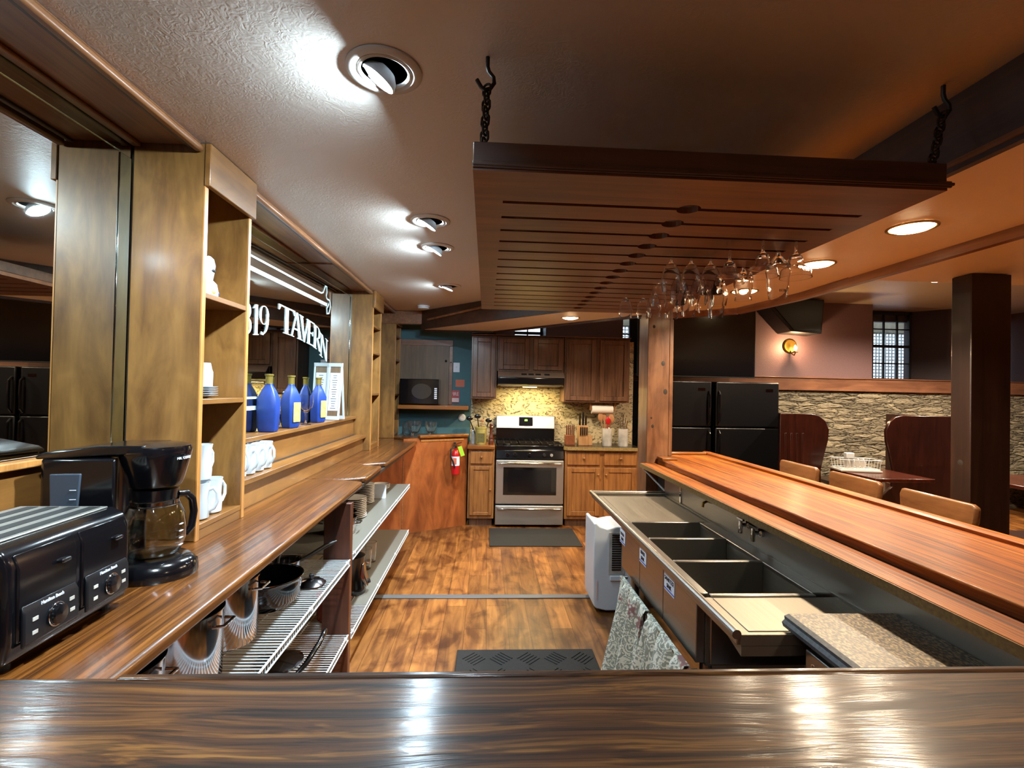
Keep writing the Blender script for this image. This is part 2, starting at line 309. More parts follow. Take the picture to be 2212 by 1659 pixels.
# ---------------------------------------------------------------- geometry
class MB:
    def __init__(s): s.v = []; s.f = []
    def add(s, vs, fs):
        n = len(s.v); s.v += [tuple(v) for v in vs]; s.f += [tuple(i + n for i in f) for f in fs]; return s
    def box(s, x0, x1, y0, y1, z0, z1):
        v = [(x0, y0, z0), (x1, y0, z0), (x1, y1, z0), (x0, y1, z0), (x0, y0, z1), (x1, y0, z1), (x1, y1, z1), (x0, y1, z1)]
        return s.add(v, [(3, 2, 1, 0), (4, 5, 6, 7), (0, 1, 5, 4), (1, 2, 6, 5), (2, 3, 7, 6), (3, 0, 4, 7)])
    def obox(s, c, size, rot=(0, 0, 0)):
        R = Matrix.Rotation(rot[2], 3, 'Z') @ Matrix.Rotation(rot[1], 3, 'Y') @ Matrix.Rotation(rot[0], 3, 'X')
        a, b, d = (k / 2 for k in size); c = Vector(c)
        v = [c + R @ Vector(p) for p in ((-a, -b, -d), (a, -b, -d), (a, b, -d), (-a, b, -d), (-a, -b, d), (a, -b, d), (a, b, d), (-a, b, d))]
        return s.add(v, [(3, 2, 1, 0), (4, 5, 6, 7), (0, 1, 5, 4), (1, 2, 6, 5), (2, 3, 7, 6), (3, 0, 4, 7)])
    def prism(s, poly, a0, a1, axis='Z'):
        """poly in the other two axes (Z: x,y; Y: x,z; X: y,z)"""
        n = len(poly)
        def P(p, a):
            return (p[0], p[1], a) if axis == 'Z' else ((p[0], a, p[1]) if axis == 'Y' else (a, p[0], p[1]))
        v = [P(p, a0) for p in poly] + [P(p, a1) for p in poly]
        f = [tuple(range(n))[::-1], tuple(range(n, 2 * n))] + [(i, (i + 1) % n, n + (i + 1) % n, n + i) for i in range(n)]
        return s.add(v, f)
    def lathe(s, prof, c=(0, 0, 0), n=24, axis='Z', sx=1., sy=1., caps=True):
        """prof: list of (r, h)"""
        m = len(prof); v = []
        for r, h in prof:
            for i in range(n):
                a = 2 * pi * i / n; x, y = r * cos(a) * sx, r * sin(a) * sy
                p = (x, y, h) if axis == 'Z' else ((x, h, y) if axis == 'Y' else (h, x, y))
                v.append((c[0] + p[0], c[1] + p[1], c[2] + p[2]))
        f = []
        for j in range(m - 1):
            for i in range(n):
                k = (i + 1) % n
                f.append((j * n + i, j * n + k, (j + 1) * n + k, (j + 1) * n + i))
        if caps and prof[0][0] > 1e-6: f.append(tuple(range(n))[::-1])
        if caps and prof[-1][0] > 1e-6: f.append(tuple(range((m - 1) * n, m * n)))
        return s.add(v, f)
    def cyl(s, p0, p1, r0, r1=None, n=14):
        return s.tube([p0, p1], r0, n, r1=r1)
    def tube(s, path, r, n=8, closed=False, r1=None, flat=1.):
        P = [Vector(p) for p in path]; m = len(P); v = []; up0 = None
        for i, p in enumerate(P):
            if closed: t = P[(i + 1) % m] - P[i - 1]
            else: t = P[min(i + 1, m - 1)] - P[max(i - 1, 0)]
            t = t.normalized() if t.length > 1e-9 else Vector((0, 0, 1))
            if up0 is None:
                up0 = Vector((0, 0, 1)) if abs(t.z) < .9 else Vector((0, 1, 0))
            u = (up0 - t * up0.dot(t))
            u = u.normalized() if u.length > 1e-6 else Vector((1, 0, 0))
            w = t.cross(u); up0 = u
            rr = r if r1 is None else r + (r1 - r) * i / max(1, m - 1)
            if isinstance(r, (list, tuple)): rr = r[i]
            for k in range(n):
                a = 2 * pi * k / n
                v.append(p + u * (rr * cos(a)) * flat + w * (rr * sin(a)))
        f = []
        for j in range(m if closed else m - 1):
            for k in range(n):
                q = (k + 1) % n; j2 = (j + 1) % m
                f.append((j * n + k, j * n + q, j2 * n + q, j2 * n + k))
        if not closed:
            f.append(tuple(range(n))[::-1]); f.append(tuple(range((m - 1) * n, m * n)))
        return s.add(v, f)
    def sphere(s, c, r, n=14, sc=(1, 1, 1)):
        m = n // 2; prof = [(r * sin(pi * i / m), -r * cos(pi * i / m)) for i in range(m + 1)]
        o = MB().lathe(prof, n=n)
        return s.add([(c[0] + x * sc[0], c[1] + y * sc[1], c[2] + z * sc[2]) for x, y, z in o.v], o.f)
    def xf(s, fn): s.v = [tuple(fn(*p)) for p in s.v]; return s
    def build(s, name, mat, parent=None, bevel=0., seg=2, smooth=None, org=None, recentre=True, world=False):
        v = s.v; loc = (0, 0, 0)
        if parent is None and recentre:
            xs = [p[0] for p in v]; ys = [p[1] for p in v]; zs = [p[2] for p in v]
            loc = ((min(xs) + max(xs)) / 2, (min(ys) + max(ys)) / 2, min(zs))
        if org: loc = org
        if world and parent is not None:
            q = parent; off = Vector((0, 0, 0))
            while q is not None: off += q.location; q = q.parent
            sh = off
        else: sh = Vector(loc)
        me = bpy.data.meshes.new(name)
        me.from_pydata([(p[0] - sh[0], p[1] - sh[1], p[2] - sh[2]) for p in v], [], s.f)
        me.update()
        import bmesh
        bm = bmesh.new(); bm.from_mesh(me); bmesh.ops.recalc_face_normals(bm, faces=bm.faces); bm.to_mesh(me); bm.free()
        if mat: me.materials.append(mat)
        o = bpy.data.objects.new(name, me); COL.objects.link(o)
        if parent is not None: o.parent = parent
        else: o.location = loc
        if bevel:
            b = o.modifiers.new('bevel', 'BEVEL'); b.width = bevel; b.segments = seg; b.limit_method = 'ANGLE'; b.angle_limit = radians(35)
            try: b.harden_normals = False
            except Exception: pass
        if smooth or (smooth is None and bevel == 0 and len(s.f) > 40) or bevel:
            for p in me.polygons: p.use_smooth = True
            try:
                me.set_sharp_from_angle(angle=radians(38))
            except Exception: pass
        return o

def thing(name, label, cat, loc=(0, 0, 0), rot=(0, 0, 0), group=None):
    o = bpy.data.objects.new(name, None); COL.objects.link(o); o.empty_display_size = .05
    o.location = loc; o.rotation_euler = rot; o['label'] = label; o['category'] = cat
    if group: o['group'] = group
    return o
def tag(o, label, cat, group=None):
    o['label'] = label; o['category'] = cat
    if group: o['group'] = group
    return o
def struct(o): o['kind'] = 'structure'; return o
def kids(o): return [c for c in KIDS.get(o.name, [])]
def dup(root, loc, rot=None, label=None, group=None):
    allc = [c for c in bpy.data.objects if c.parent == root]
    r = root.copy(); COL.objects.link(r); r.location = loc
    if rot is not None: r.rotation_euler = rot
    if label: r['label'] = label
    if group: r['group'] = group
    for ch in allc:
        c = ch.copy(); COL.objects.link(c); c.parent = r
        for g in [g for g in bpy.data.objects if g.parent == ch]:
            d = g.copy(); COL.objects.link(d); d.parent = c
    return r
def box(x0, x1, y0, y1, z0, z1): return MB().box(x0, x1, y0, y1, z0, z1)
def text_mesh(s, size, depth=.0008):
    cu = bpy.data.curves.new('txt', 'FONT'); cu.body = s; cu.size = size; cu.extrude = depth; cu.align_x = 'CENTER'; cu.align_y = 'CENTER'; cu.resolution_u = 3
    o = bpy.data.objects.new('txt', cu); me = bpy.data.meshes.new_from_object(o)
    r = MB(); r.v = [tuple(v.co) for v in me.vertices]; r.f = [tuple(p.vertices) for p in me.polygons]
    bpy.data.objects.remove(o); bpy.data.meshes.remove(me); return r
# ---------------------------------------------------------------- camera
psi, th, rho = .052, .0125, .0205
fw = Vector((sin(psi) * cos(th), cos(psi) * cos(th), sin(th))); r0 = Vector((cos(psi), -sin(psi), 0)); u0 = r0.cross(fw)
rr = r0 * cos(rho) + u0 * sin(rho); uu = -r0 * sin(rho) + u0 * cos(rho)
cam = bpy.data.cameras.new('camera'); co = bpy.data.objects.new('camera', cam); COL.objects.link(co)
mw = Matrix.Identity(4)
for i in range(3): mw[i][0] = rr[i]; mw[i][1] = uu[i]; mw[i][2] = -fw[i]
mw[2][3] = 1.54; co.matrix_world = mw
cam.sensor_width = 36; cam.lens = 1050 / 2212 * 36; cam.clip_start = .02; cam.clip_end = 100
SC.camera = co

CZ = 2.40      # ceiling over the bar
SZ = 2.21      # soffit
RZ = 2.86      # dining room ceiling
# ---------------------------------------------------------------- room shell
struct(box(-1.40, 9.3, -1.6, 7.9, -.05, 0).build('floor', M['floor']))
struct(box(-.80, .95, 3.60, 3.66, 0, .008).build('trim_1', M['grey'], bevel=.003))
innr = [(1.33, -1.6), (1.33, 3.25), (.237, 4.476), (-.33, 5.109), (-.72, 5.45), (-.72, 5.60)]
outr = [(.06, 5.56), (1.355, 4.06), (1.913, 3.65), (2.01, 3.05), (2.01, 2.62), (8.1, 2.62), (8.1, -1.6)]
ce = MB().prism([(-1.40, -1.6), (1.33, -1.6), (1.33, 3.25), (.237, 4.476), (-.33, 5.109), (-.72, 5.45), (-.72, 5.95), (-1.40, 5.95)], CZ, 2.95)
struct(ce.build('ceiling', M['ceil']))
struct(MB().prism(innr + outr, SZ, 2.95).build('ceiling.001', M['soffit']))
struct(MB().prism([(.06, 5.56), (-.72, 5.60), (-.72, 5.95), (-1.4, 5.95), (-1.4, 7.3), (8.1, 7.3), (8.1, 2.62), (2.01, 2.62), (2.01, 3.05), (1.913, 3.65), (1.355, 4.06)], RZ, 2.95).build('ceiling.002', M['ceil_room']))
# beam faces between the high ceiling and the soffit
def fascia(p, q, z0, z1, t, name, mat, side=1):
    d = (Vector(q) - Vector(p)).normalized(); n = Vector((-d.y, d.x)) * t * side
    return struct(MB().prism([p, q, (q[0] + n.x, q[1] + n.y), (p[0] + n.x, p[1] + n.y)], z0, z1).build(name, mat))
fascia((1.33, -1.5), (1.33, 3.27), 2.185, CZ, .022, 'trim_2', M['darkw'])
fascia((1.352, -1.5), (1.352, 3.27), 2.20, 2.215, .05, 'trim_3', M['trimw'])
fascia((1.33, 3.24), (-.73, 5.47), 2.195, CZ, .025, 'trim_4', M['darkw'])
struct(box(-1.27, -.70, 5.44, 5.5, 2.25, 2.398).build('trim_5', M['trimw'], bevel=.01))
# outer soffit edge moulding
op = [(-.73, 5.62), (.06, 5.575), (1.365, 4.075), (1.925, 3.66), (2.02, 3.05), (2.02, -1.5)]
for i in range(len(op) - 1):
    fascia(op[i], op[i + 1], 2.192 if i in (0, 1) else 2.165, 2.215, .035, 'trim_%d' % (6 + i), M['darkw'] if i < 2 else M['trimw'], 1)
struct(MB().box(2.03, 8.1, 2.62, 2.66, SZ, RZ).build('trim_11', M['soffit']))
# walls
struct(box(-1.42, -1.29, -1.6, 6.0, 0, 2.5).build('wall_left', M['cream']))
struct(box(-1.42, 8.1, -1.62, -1.5, 0, 2.95).build('wall_back', M['purple']))
struct(box(8.0, 8.12, -1.6, 7.3, 0, 2.95).build('wall_right', M['purple']))
struct(box(-1.42, -.185, 5.85, 5.95, 0, 2.95).build('wall_front', M['teal']))
struct(box(-.185, 1.80, 5.90, 6.0, 0, 2.16).build('wall_kitchen', M['splash']))
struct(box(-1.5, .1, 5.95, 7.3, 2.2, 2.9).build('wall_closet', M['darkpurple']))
# dining room far wall: stone below the rail, plaster with deep window openings above
struct(box(-.18, 8.1, 6.60, 6.72, 0, 1.66).build('wall_far', M['stone']))
PW = [(-.18, .36), (.80, 1.86), (2.16, 5.44), (6.92, 6.98)]
pw = MB()
for a, b in PW: pw.box(a, b, 6.60, 6.66, 1.66, 2.86)
pw.box(.36, .80, 6.60, 6.66, 1.66, 2.05).box(1.86, 2.16, 6.60, 6.66, 1.66, 1.80)
struct(pw.build('wall_far_upper', M['purple']))
# splayed reveals
rv = MB()
for (xl, xr, xl2, xr2, zb) in ((.36, .80, .36, .80, 2.05), (1.86, 2.16, 1.86, 2.16, 1.80), (5.44, 6.92, 5.44, 6.44, 1.79), (6.98, 8.05, 6.98, 8.05, 1.79)):
    rv.prism([(xl, 6.66), (xl - .05, 6.66), (xl2 - .05, 7.12), (xl2, 7.12)], 1.66, 2.86)
    rv.prism([(xr, 6.60), (xr + .05, 6.66), (xr2 + .05, 7.12), (xr2, 7.12)], 1.66, 2.86)
    rv.box(xl, xr, 6.60, 7.12, zb - .04, zb)
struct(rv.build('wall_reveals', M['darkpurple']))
struct(box(-.18, 8.1, 7.12, 7.2, 0, 1.79).build('wall_outer', M['outwall']))
ow = MB()
for a, b in ((-.18, .36), (.80, 1.86), (2.16, 5.44), (6.44, 6.98)): ow.box(a, b, 7.12, 7.2, 1.79, 2.86)
ow.box(-.18, 8.1, 7.12, 7.2, 2.70, 2.95)
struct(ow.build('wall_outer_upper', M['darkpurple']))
struct(box(-.18, 8.0, 6.555, 6.60, 1.62, 1.79).build('trim_12', M['rail'], bevel=.004))
struct(box(-.18, 8.0, 6.54, 6.60, 1.79, 1.805).build('trim_13', M['rail'], bevel=.004))

def window(n, x0, x1, z0, z1, cols, rows, mid=True):
    w = thing('window_%d' % n, '', ''); 
    del w['label']; del w['category']; w['kind'] = 'structure'; w.location = ((x0 + x1) / 2, 7.08, z0)
    f = MB(); t = .035
    f.box(x0, x0 + t, 7.06, 7.11, z0, z1).box(x1 - t, x1, 7.06, 7.11, z0, z1).box(x0, x1, 7.06, 7.11, z0, z0 + t).box(x0, x1, 7.06, 7.11, z1 - t, z1)
    if mid: f.box(x0, x1, 7.05, 7.11, (z0 + z1) / 2 - .02, (z0 + z1) / 2 + .02)
    for i in range(1, cols):
        x = x0 + (x1 - x0) * i / cols; f.box(x - .009, x + .009, 7.07, 7.10, z0, z1)
    for i in range(1, rows):
        z = z0 + (z1 - z0) * i / rows; f.box(x0, x1, 7.07, 7.10, z - .009, z + .009)
    f.build('window_frame', M['winframe'], w, world=True)
    box(x0 + .01, x1 - .01, 7.082, 7.088, z0 + .01, z1 - .01).build('pane', M['pane'], w, world=True)
    return w
window(1, 5.80, 6.44, 1.80, 2.84, 3, 4)
window(2, 7.05, 7.95, 1.80, 2.84, 4, 4)
window(3, 1.86, 2.16, 1.80, 2.70, 1, 3)
window(4, .36, .80, 2.05, 2.70, 2, 2)
struct(box(5.44, 5.80, 7.06, 7.12, 1.79, 2.86).build('trim_14', M['whiteframe']))
# outside: a pale lattice screen in the window wells
la = MB()
for x in range(0, 150): la.box(1.0 + x * .055, 1.018 + x * .055, 7.75, 7.765, 1.5, 2.62)
for z in range(0, 21): la.box(1.0, 9.2, 7.765, 7.78, 1.5 + z * .055, 1.518 + z * .055)
la.box(1.0, 9.2, 7.75, 7.765, .0, 1.5)
tag(la.build('lattice_screen', M['lattice'], smooth=False), 'pale lattice screen outside the dining room windows', 'screen')
struct(box(1.0, 9.2, 7.72, 7.9, 2.62, 3.2).build('wall_window_well', M['outwall']))

# ---------------------------------------------------------------- left wall: mirrors, towers, ledges
MK = {1: 0.}
def mirror(name, y0, y1, z0, z1, label, skew=0.):
    t = thing(name, label, 'mirror', (-1.275, (y0 + y1) / 2, z0))
    sk = lambda x, y, z: (x + skew * (y - y0) - (.004 if skew else 0), y, z)
    box(-1.283, -1.27, y0, y1, z0, z1).xf(sk).build('mirror_plate', M['mirror'], t, world=True)
    s = MB(); w = .055
    s.box(-1.27, -1.2665, y0 + w, y1 - w, z1 - w, z1 - .002).box(-1.27, -1.2665, y1 - w, y1 - .002, z0, z1 - w - .002).box(-1.27, -1.2665, y0, y0 + w, z0, z1 - w - .002)
    s.xf(sk).build('bevelled_strip', M['mirrorstrip'], t, world=True, bevel=.003)
    return t
mir1 = mirror('back_bar_mirror', -1.2, 1.775, 1.325, 2.385, 'large mirror above the toaster and coffee maker, nearest one')
mir2 = mirror('back_bar_mirror', 2.125, 4.355, 1.285, 2.385, 'large mirror with pale TAVERN lettering and frosted lines', .032)
SK2 = lambda x, y, z: (x + .032 * (y - 2.125) - .0035, y, z)
mir3 = mirror('back_bar_mirror', 4.705, 5.445, 1.285, 2.385, 'narrow mirror between the two farthest shelf towers')

# lettering etched on the middle mirror (built as thin frosted shapes)
def letters():
    out = MB(); XM = -1.2688
    H = .165
    def quad(o, pts): o.prism(pts, 0, .0014, 'X')
    def thick(w): return w
    G = {}
    def poly(*p): return list(p)
    # unit letters: x 0..w, y 0..1 ; lists of polygons
    sf = .05
    def stem(x, w, y0=0, y1=1): return [(x, y0), (x + w, y0), (x + w, y1), (x, y1)]
    def serif(x, w, y): return [(x - .05, y), (x + w + .05, y), (x + w + .05, y + .03), (x - .05, y + .03)]
    def arc(cx, cy, rx, ry, a0, a1, t0, t1, n=14):
        P = []
        for i in range(n):
            a = radians(a0 + (a1 - a0) * i / n); b = radians(a0 + (a1 - a0) * (i + 1) / n)
            P.append([(cx + rx * cos(a), cy + ry * sin(a)), (cx + rx * cos(b), cy + ry * sin(b)), (cx + (rx - t0 - (t1 - t0) * abs(cos(b))) * cos(b), cy + (ry - t0 * .6) * sin(b)), (cx + (rx - t0 - (t1 - t0) * abs(cos(a))) * cos(a), cy + (ry - t0 * .6) * sin(a))])
        return P
    G['T'] = (.62, [stem(.24, .13), serif(.24, .13, 0), [(.0, .95), (.62, .95), (.62, 1.), (.0, 1.)], [(0, .80), (.035, .80), (.09, .95), (0, .95)], [(.62, .80), (.585, .80), (.53, .95), (.62, .95)]])
    G['A'] = (.56, [[(.02, 0), (.08, 0), (.30, 1), (.25, 1)], [(.25, 1), (.33, 1), (.54, 0), (.40, 0)], [(.13, .30), (.42, .30), (.42, .36), (.13, .36)], [(-.04, 0), (.16, 0), (.16, .03), (-.04, .03)], [(.34, 0), (.60, 0), (.60, .03), (.34, .03)]])
    G['V'] = (.52, [[(.0, 1), (.14, 1), (.31, 0), (.23, 0)], [(.23, 0), (.29, 0), (.50, 1), (.44, 1)], [(-.05, .97), (.19, .97), (.19, 1), (-.05, 1)], [(.38, .97), (.56, .97), (.56, 1), (.38, 1)]])
    G['E'] = (.46, [stem(.04, .12), [(0, 0), (.44, 0), (.44, .05), (0, .05)], [(0, .95), (.42, .95), (.42, 1), (0, 1)], [(.16, .48), (.34, .48), (.34, .53), (.16, .53)], [(.40, .05), (.44, .05), (.44, .22), (.42, .22)], [(.38, .95), (.42, .95), (.42, .80), (.40, .80)], [(.31, .42), (.34, .42), (.34, .6), (.31, .6)]])
    G['R'] = (.50, [stem(.04, .12), serif(.04, .12, 0), [(0, .95), (.25, .95), (.25, 1), (0, 1)], [(.2, .46), (.32, .46), (.52, 0), (.38, 0)]] + arc(.20, .73, .25, .27, -90, 90, .05, .11))
    G['N'] = (.56, [stem(.05, .05), [(.02, 1), (.16, 1), (.50, 0), (.42, 0)], stem(.45, .05), [(-.04, 0), (.18, 0), (.18, .03), (-.04, .03)], [(-.04, .97), (.14, .97), (.14, 1), (-.04, 1)], [(.37, .97), (.57, .97), (.57, 1), (.37, 1)]])
    G['1'] = (.26, [stem(.09, .12), serif(.09, .12, 0), [(.0, .86), (.10, .90), (.10, 1), (.08, .98)]])
    G['9'] = (.48, arc(.23, .68, .22, .32, 0, 360, .04, .10, 26) + arc(.16, .52, .29, .50, -78, 25, .04, .11, 10) + [[(.10, .02), (.22, .0), (.22, .05), (.13, .12)]])
    G['8'] = (.46, arc(.22, .75, .17, .25, 0, 360, .04, .08, 24) + arc(.22, .27, .21, .27, 0, 360, .05, .10, 24))
    # position: (char, y start, width scale, base z, shear)
    seq = [('1', 2.32, .20, 1.735), ('8', 2.555, .22, 1.798), ('1', 2.66, .25, 1.806), ('9', 2.725, .25, 1.815),
           ('T', 2.955, .37, 1.862), ('A', 3.13, .30, 1.855), ('V', 3.265, .28, 1.842), ('E', 3.385, .30, 1.832), ('R', 3.50, .28, 1.815), ('N', 3.63, .27, 1.765)]
    tilt = {'9': .06, 'T': -.04, 'A': -.08, 'V': -.1, 'E': -.12, 'R': -.18, 'N': -.28}
    for ch, y, ws, z in seq:
        w, ps = G[ch]; k = ws; out = MB()
        for p in ps:
            pts = [(y + a * k, z + b * H + (a * k) * tilt.get(ch, .1)) for a, b in p]
            out.prism(pts, XM, XM + .0014, 'X')
        out.xf(SK2).build('letter', M['etch'], mir2, world=True, smooth=False)
letters()
ln = MB()
XM = -1.2682
def strip(pts, r):
    L_, R_ = [], []
    for i in range(len(pts)):
        a = Vector(pts[max(i - 1, 0)]); b = Vector(pts[min(i + 1, len(pts) - 1)]); d = (b - a).normalized(); q = Vector(pts[i])
        L_.append((q.x - d.y * r, q.y + d.x * r)); R_.append((q.x + d.y * r, q.y - d.x * r))
    for i in range(len(pts) - 1):
        ln.prism([L_[i], L_[i + 1], R_[i + 1], R_[i]], XM - .0005, XM + .001, 'X')
strip([(2.14, 2.222), (3.62, 2.222), (3.66, 2.235), (3.70, 2.29), (3.73, 2.29), (3.735, 2.25), (3.72, 2.22), (3.74, 2.20), (3.79, 2.20), (3.82, 2.16), (3.79, 2.10), (3.75, 2.09), (3.74, 2.13), (3.78, 2.17)], .006)
strip([(2.14, 2.156), (3.74, 2.156)], .012)
strip([(2.14, 1.47), (2.80, 1.47), (2.86, 1.49), (2.87, 1.55), (2.84, 1.60)], .006)
strip([(2.14, 1.415), (2.95, 1.415)], .011)
strip([(3.0, 1.42), (3.05, 1.44), (3.09, 1.47), (3.05, 1.50)], .006)
strip([(3.75, 1.42), (4.05, 1.42)], .008)
ln.xf(SK2).build('etched_lines', M['etch'], mir2, world=True, smooth=False)

# plaster side soffit of stained boards over the mirrors
for i, (a, b) in enumerate(((-1.3, 1.775), (2.125, 4.355), (4.705, 5.44))):
    t = thing('ceiling_trim_board', ['stained wooden board under the ceiling above the nearest mirror', 'stained wooden board under the ceiling above the lettered mirror', 'stained wooden board under the ceiling above the farthest mirror'][i], 'trim', (-1.15, (a + b) / 2, 2.385))
    box(-1.288, -1.035, a, b, 2.388, 2.399).build('board', M['trimw'], t, world=True)
    MB().box(-1.265, -1.235, a, b, 2.372, 2.388).build('inner_moulding', M['plyY'], t, world=True, bevel=.006)
    MB().box(-1.05, -1.02, a, b, 2.362, 2.388).build('crown_moulding', M['trimw'], t, world=True, bevel=.009)
    MB().box(-1.075, -1.06, a, b, 2.376, 2.388).build('cove_moulding', M['darkw'], t, world=True, bevel=.004)
    if i == 1: box(-1.235, -1.075, 3.40, 3.415, 2.378, 2.388).build('joint_batten', M['trimw'], t, world=True)

def tower(y0, y1, label, shelves, head=2.245):
    t = thing('shelf_tower', label, 'shelf', (-1.14, (y0 + y1) / 2, .98))
    T = .02; xb, xf = -1.265, -1.02
    box(xb, xf, y0, y0 + T, .981, 2.397).build('side_panel', M['ply'], t, world=True, bevel=.002)
    box(xb, xf, y1 - T, y1, .981, 2.397).build('side_panel', M['ply'], t, world=True, bevel=.002)
    box(xb, xb + .006, y0 + T, y1 - T, .981, 2.397).build('back_panel', M['ply'], t, world=True)
    for z in shelves: box(xb + .006, xf + .002, y0 + T, y1 - T, z - .02, z).build('shelf', M['plyY'], t, world=True, bevel=.002)
    box(xf - .012, xf, y0 + T, y1 - T, .981, shelves[-1] - .02).build('toe_board', M['plyY'], t, world=True)
    box(xf + .001, xf + .022, y0 - .004, y1 + .004, head, 2.397).build('header_board', M['plyY'], t, world=True, bevel=.003)
    MB().box(xf - .001, xf + .004, y0 - .001, y0 + T, .981, head).box(xf - .001, xf + .004, y1 - T, y1 + .001, .981, head).build('edge_banding', M['plyedge'], t, world=True)
    return t
tower(1.78, 2.12, 'tall birch shelf tower beside the coffee maker with mugs and saucers', [1.87, 1.485, 1.035])
tower(4.36, 4.70, 'tall birch shelf tower, middle of the three, beyond the lettered mirror', [2.10, 1.86, 1.485, 1.03])
tower(5.45, 5.75, 'farthest tall birch shelf tower beside the microwave shelf', [2.13, 1.86, 1.47, 1.03])

# ledges between towers
t = thing('bottle_ledge', 'birch ledge under the lettered mirror holding blue bottles', 'ledge', (-1.21, 3.24, 1.12))
box(-1.288, -1.14, 2.124, 4.356, 1.26, 1.283).build('ledge_top', M['plyY'], t, world=True, bevel=.003)
box(-1.288, -1.165, 2.124, 4.356, 1.121, 1.26).build('riser', M['plyY'], t, world=True)
t = thing('mug_ledge', 'lower birch ledge with a row of white mugs below the bottle ledge', 'ledge', (-1.16, 3.24, .98))
box(-1.165, -1.05, 2.124, 4.356, 1.095, 1.12).build('ledge_top', M['plyY'], t, world=True, bevel=.003)
box(-1.288, -1.08, 2.124, 4.356, .981, 1.095).build('riser', M['plyY'], t, world=True)
box(-1.165, -1.14, 2.124, 4.356, 1.12, 1.1205).build('seam', M['notch'], t, world=True)
t = thing('mirror_sill', 'low birch sill board under the mirror behind the coffee maker', 'ledge', (-1.27, .4, .98))
box(-1.288, -1.255, -1.2, 1.775, .981, 1.30).build('sill_panel', M['plyY'], t, world=True)
box(-1.288, -1.235, -1.2, 1.775, 1.30, 1.322).build('sill_cap', M['plyedge'], t, world=True, bevel=.004)
struct(box(-1.288, -1.255, 4.704, 5.446, .981, 1.283).build('trim_20', M['plyY']))

# ---------------------------------------------------------------- back counter
t = thing('back_counter', 'long varnished wooden back counter along the mirrors holding toaster and coffee maker', 'counter', (-1.0, 3.0, .93))
def cboard(pts, nm='countertop_board'):
    MB().prism(pts, .945, .98).build(nm, M['counter'], t, world=True, bevel=.012, seg=3)
cboard([(-1.288, .82), (-.690, .82), (-.722, 2.93), (-.765, 2.955), (-.93, 3.0), (-1.288, 3.0)])
cboard([(-1.288, 3.0), (-.93, 3.0), (-.775, 3.06), (-.735, 3.075), (-.737, 3.52), (-.775, 3.54), (-.91, 3.60), (-1.288, 3.60)])
cboard([(-1.288, 3.60), (-.91, 3.60), (-.785, 3.665), (-.737, 3.68), (-.722, 5.20), (-.745, 5.235), (-.872, 5.168), (-.872, 5.84), (-1.288, 5.84)])
MB().box(-1.25, -.745, .9, 5.1, .925, .944).build('under_board', M['notch'], t, world=True)
# support posts
for y, lb in ((2.615, 'dark wooden support panel under the back counter between the wire shelves'),):
    tag(MB().box(-.84, -.70, y, y + .045, 0, .924).build('counter_support', M['support'], bevel=.004), lb, 'support')
struct(box(-1.29, -1.26, .6, 5.8, 0, .92).build('wall_left_lower', M['cream']))
struct(box(-1.26, -.735, .90, .94, 0, .92).build('wall_counter_end', M['panel']))

# diagonal partition panel at the end of the counter, with rail and corner shelf
t = thing('partition_panel', 'reddish plywood half wall panel behind the fire extinguisher', 'panel', (-.53, 5.37, 0))
A = Vector((-1.24, 4.984)); B = Vector((-.205, 5.545)); d = (B - A).normalized(); nrm = Vector((-d.y, d.x))
def dbox(a, b, o0, o1, z0, z1):
    p = A + d * a + nrm * o0; q = A + d * b + nrm * o0; p2 = A + d * a + nrm * o1; q2 = A + d * b + nrm * o1
    return MB().prism([tuple(p), tuple(q), tuple(q2), tuple(p2)], z0, z1)
LG = (B - A).length
dbox(0, .43, 0, .03, 0, .92).build('lower_panel', M['panel'], t, world=True)
dbox(.43, LG, 0, .03, 0, 1.0).build('panel', M['panel'], t, world=True)
dbox(.425, .437, -.003, 0, 0, .925).build('seam_batten', M['trimw'], t, world=True)
dbox(.60, LG + .004, -.035, .05, 1.004, 1.035).build('cap_rail', M['barX'], t, world=True, bevel=.006)
dbox(.62, LG - .05, -.008, -.001, .965, .985).build('apron_lip', M['plyedge'], t, world=True)
t = tag(MB().prism([(-1.0, 5.37), (-.80, 5.27), (-.20, 5.60), (-.20, 5.845), (-1.0, 5.845)], .982, 1.003).build('corner_shelf', M['counter'], bevel=.003), 'varnished corner shelf below the microwave with glass bowls on it', 'shelf')

# microwave shelf, hatch door, signs on the teal wall
tag(box(-1.0, -.205, 5.54, 5.848, 1.302, 1.348).build('microwave_shelf', M['barX'], bevel=.005), 'short wooden shelf on the teal wall carrying the microwave', 'shelf')
t = thing('hatch_door', 'grey brown plywood hatch door in a pine frame on the teal wall', 'door', (-.72, 5.83, 1.35))
box(-1.10, -.455, 5.828, 5.842, 1.349, 2.05).build('door_leaf', M['doorw'], t, world=True)
MB().box(-1.10, -.41, 5.825, 5.848, 2.05, 2.12).build('head_casing', M['rail'], t, world=True, bevel=.003)
MB().box(-.452, -.41, 5.825, 5.848, 1.349, 2.049).build('side_casing', M['rail'], t, world=True, bevel=.003)
MB().sphere((-.49, 5.815, 1.87), .013).build('knob', M['iron'], t, world=True)
MB().sphere((-.43, 5.82, 1.855), .007).build('latch_button', M['iron'], t, world=True)
t = thing('light_switch', 'cream light switch plate on the teal wall', 'switch', (-.365, 5.845, 1.80))
box(-.403, -.327, 5.843, 5.8495, 1.74, 1.855).build('plate', M['paper'], t, world=True, bevel=.003)
box(-.37, -.36, 5.833, 5.843, 1.79, 1.81).build('toggle', M['whitepl'], t, world=True, bevel=.002)
tag(box(-.372, -.265, 5.846, 5.8498, 1.565, 1.652).build('card', M['salmon']), 'salmon coloured card pinned on the teal wall above the fire sign', 'card')
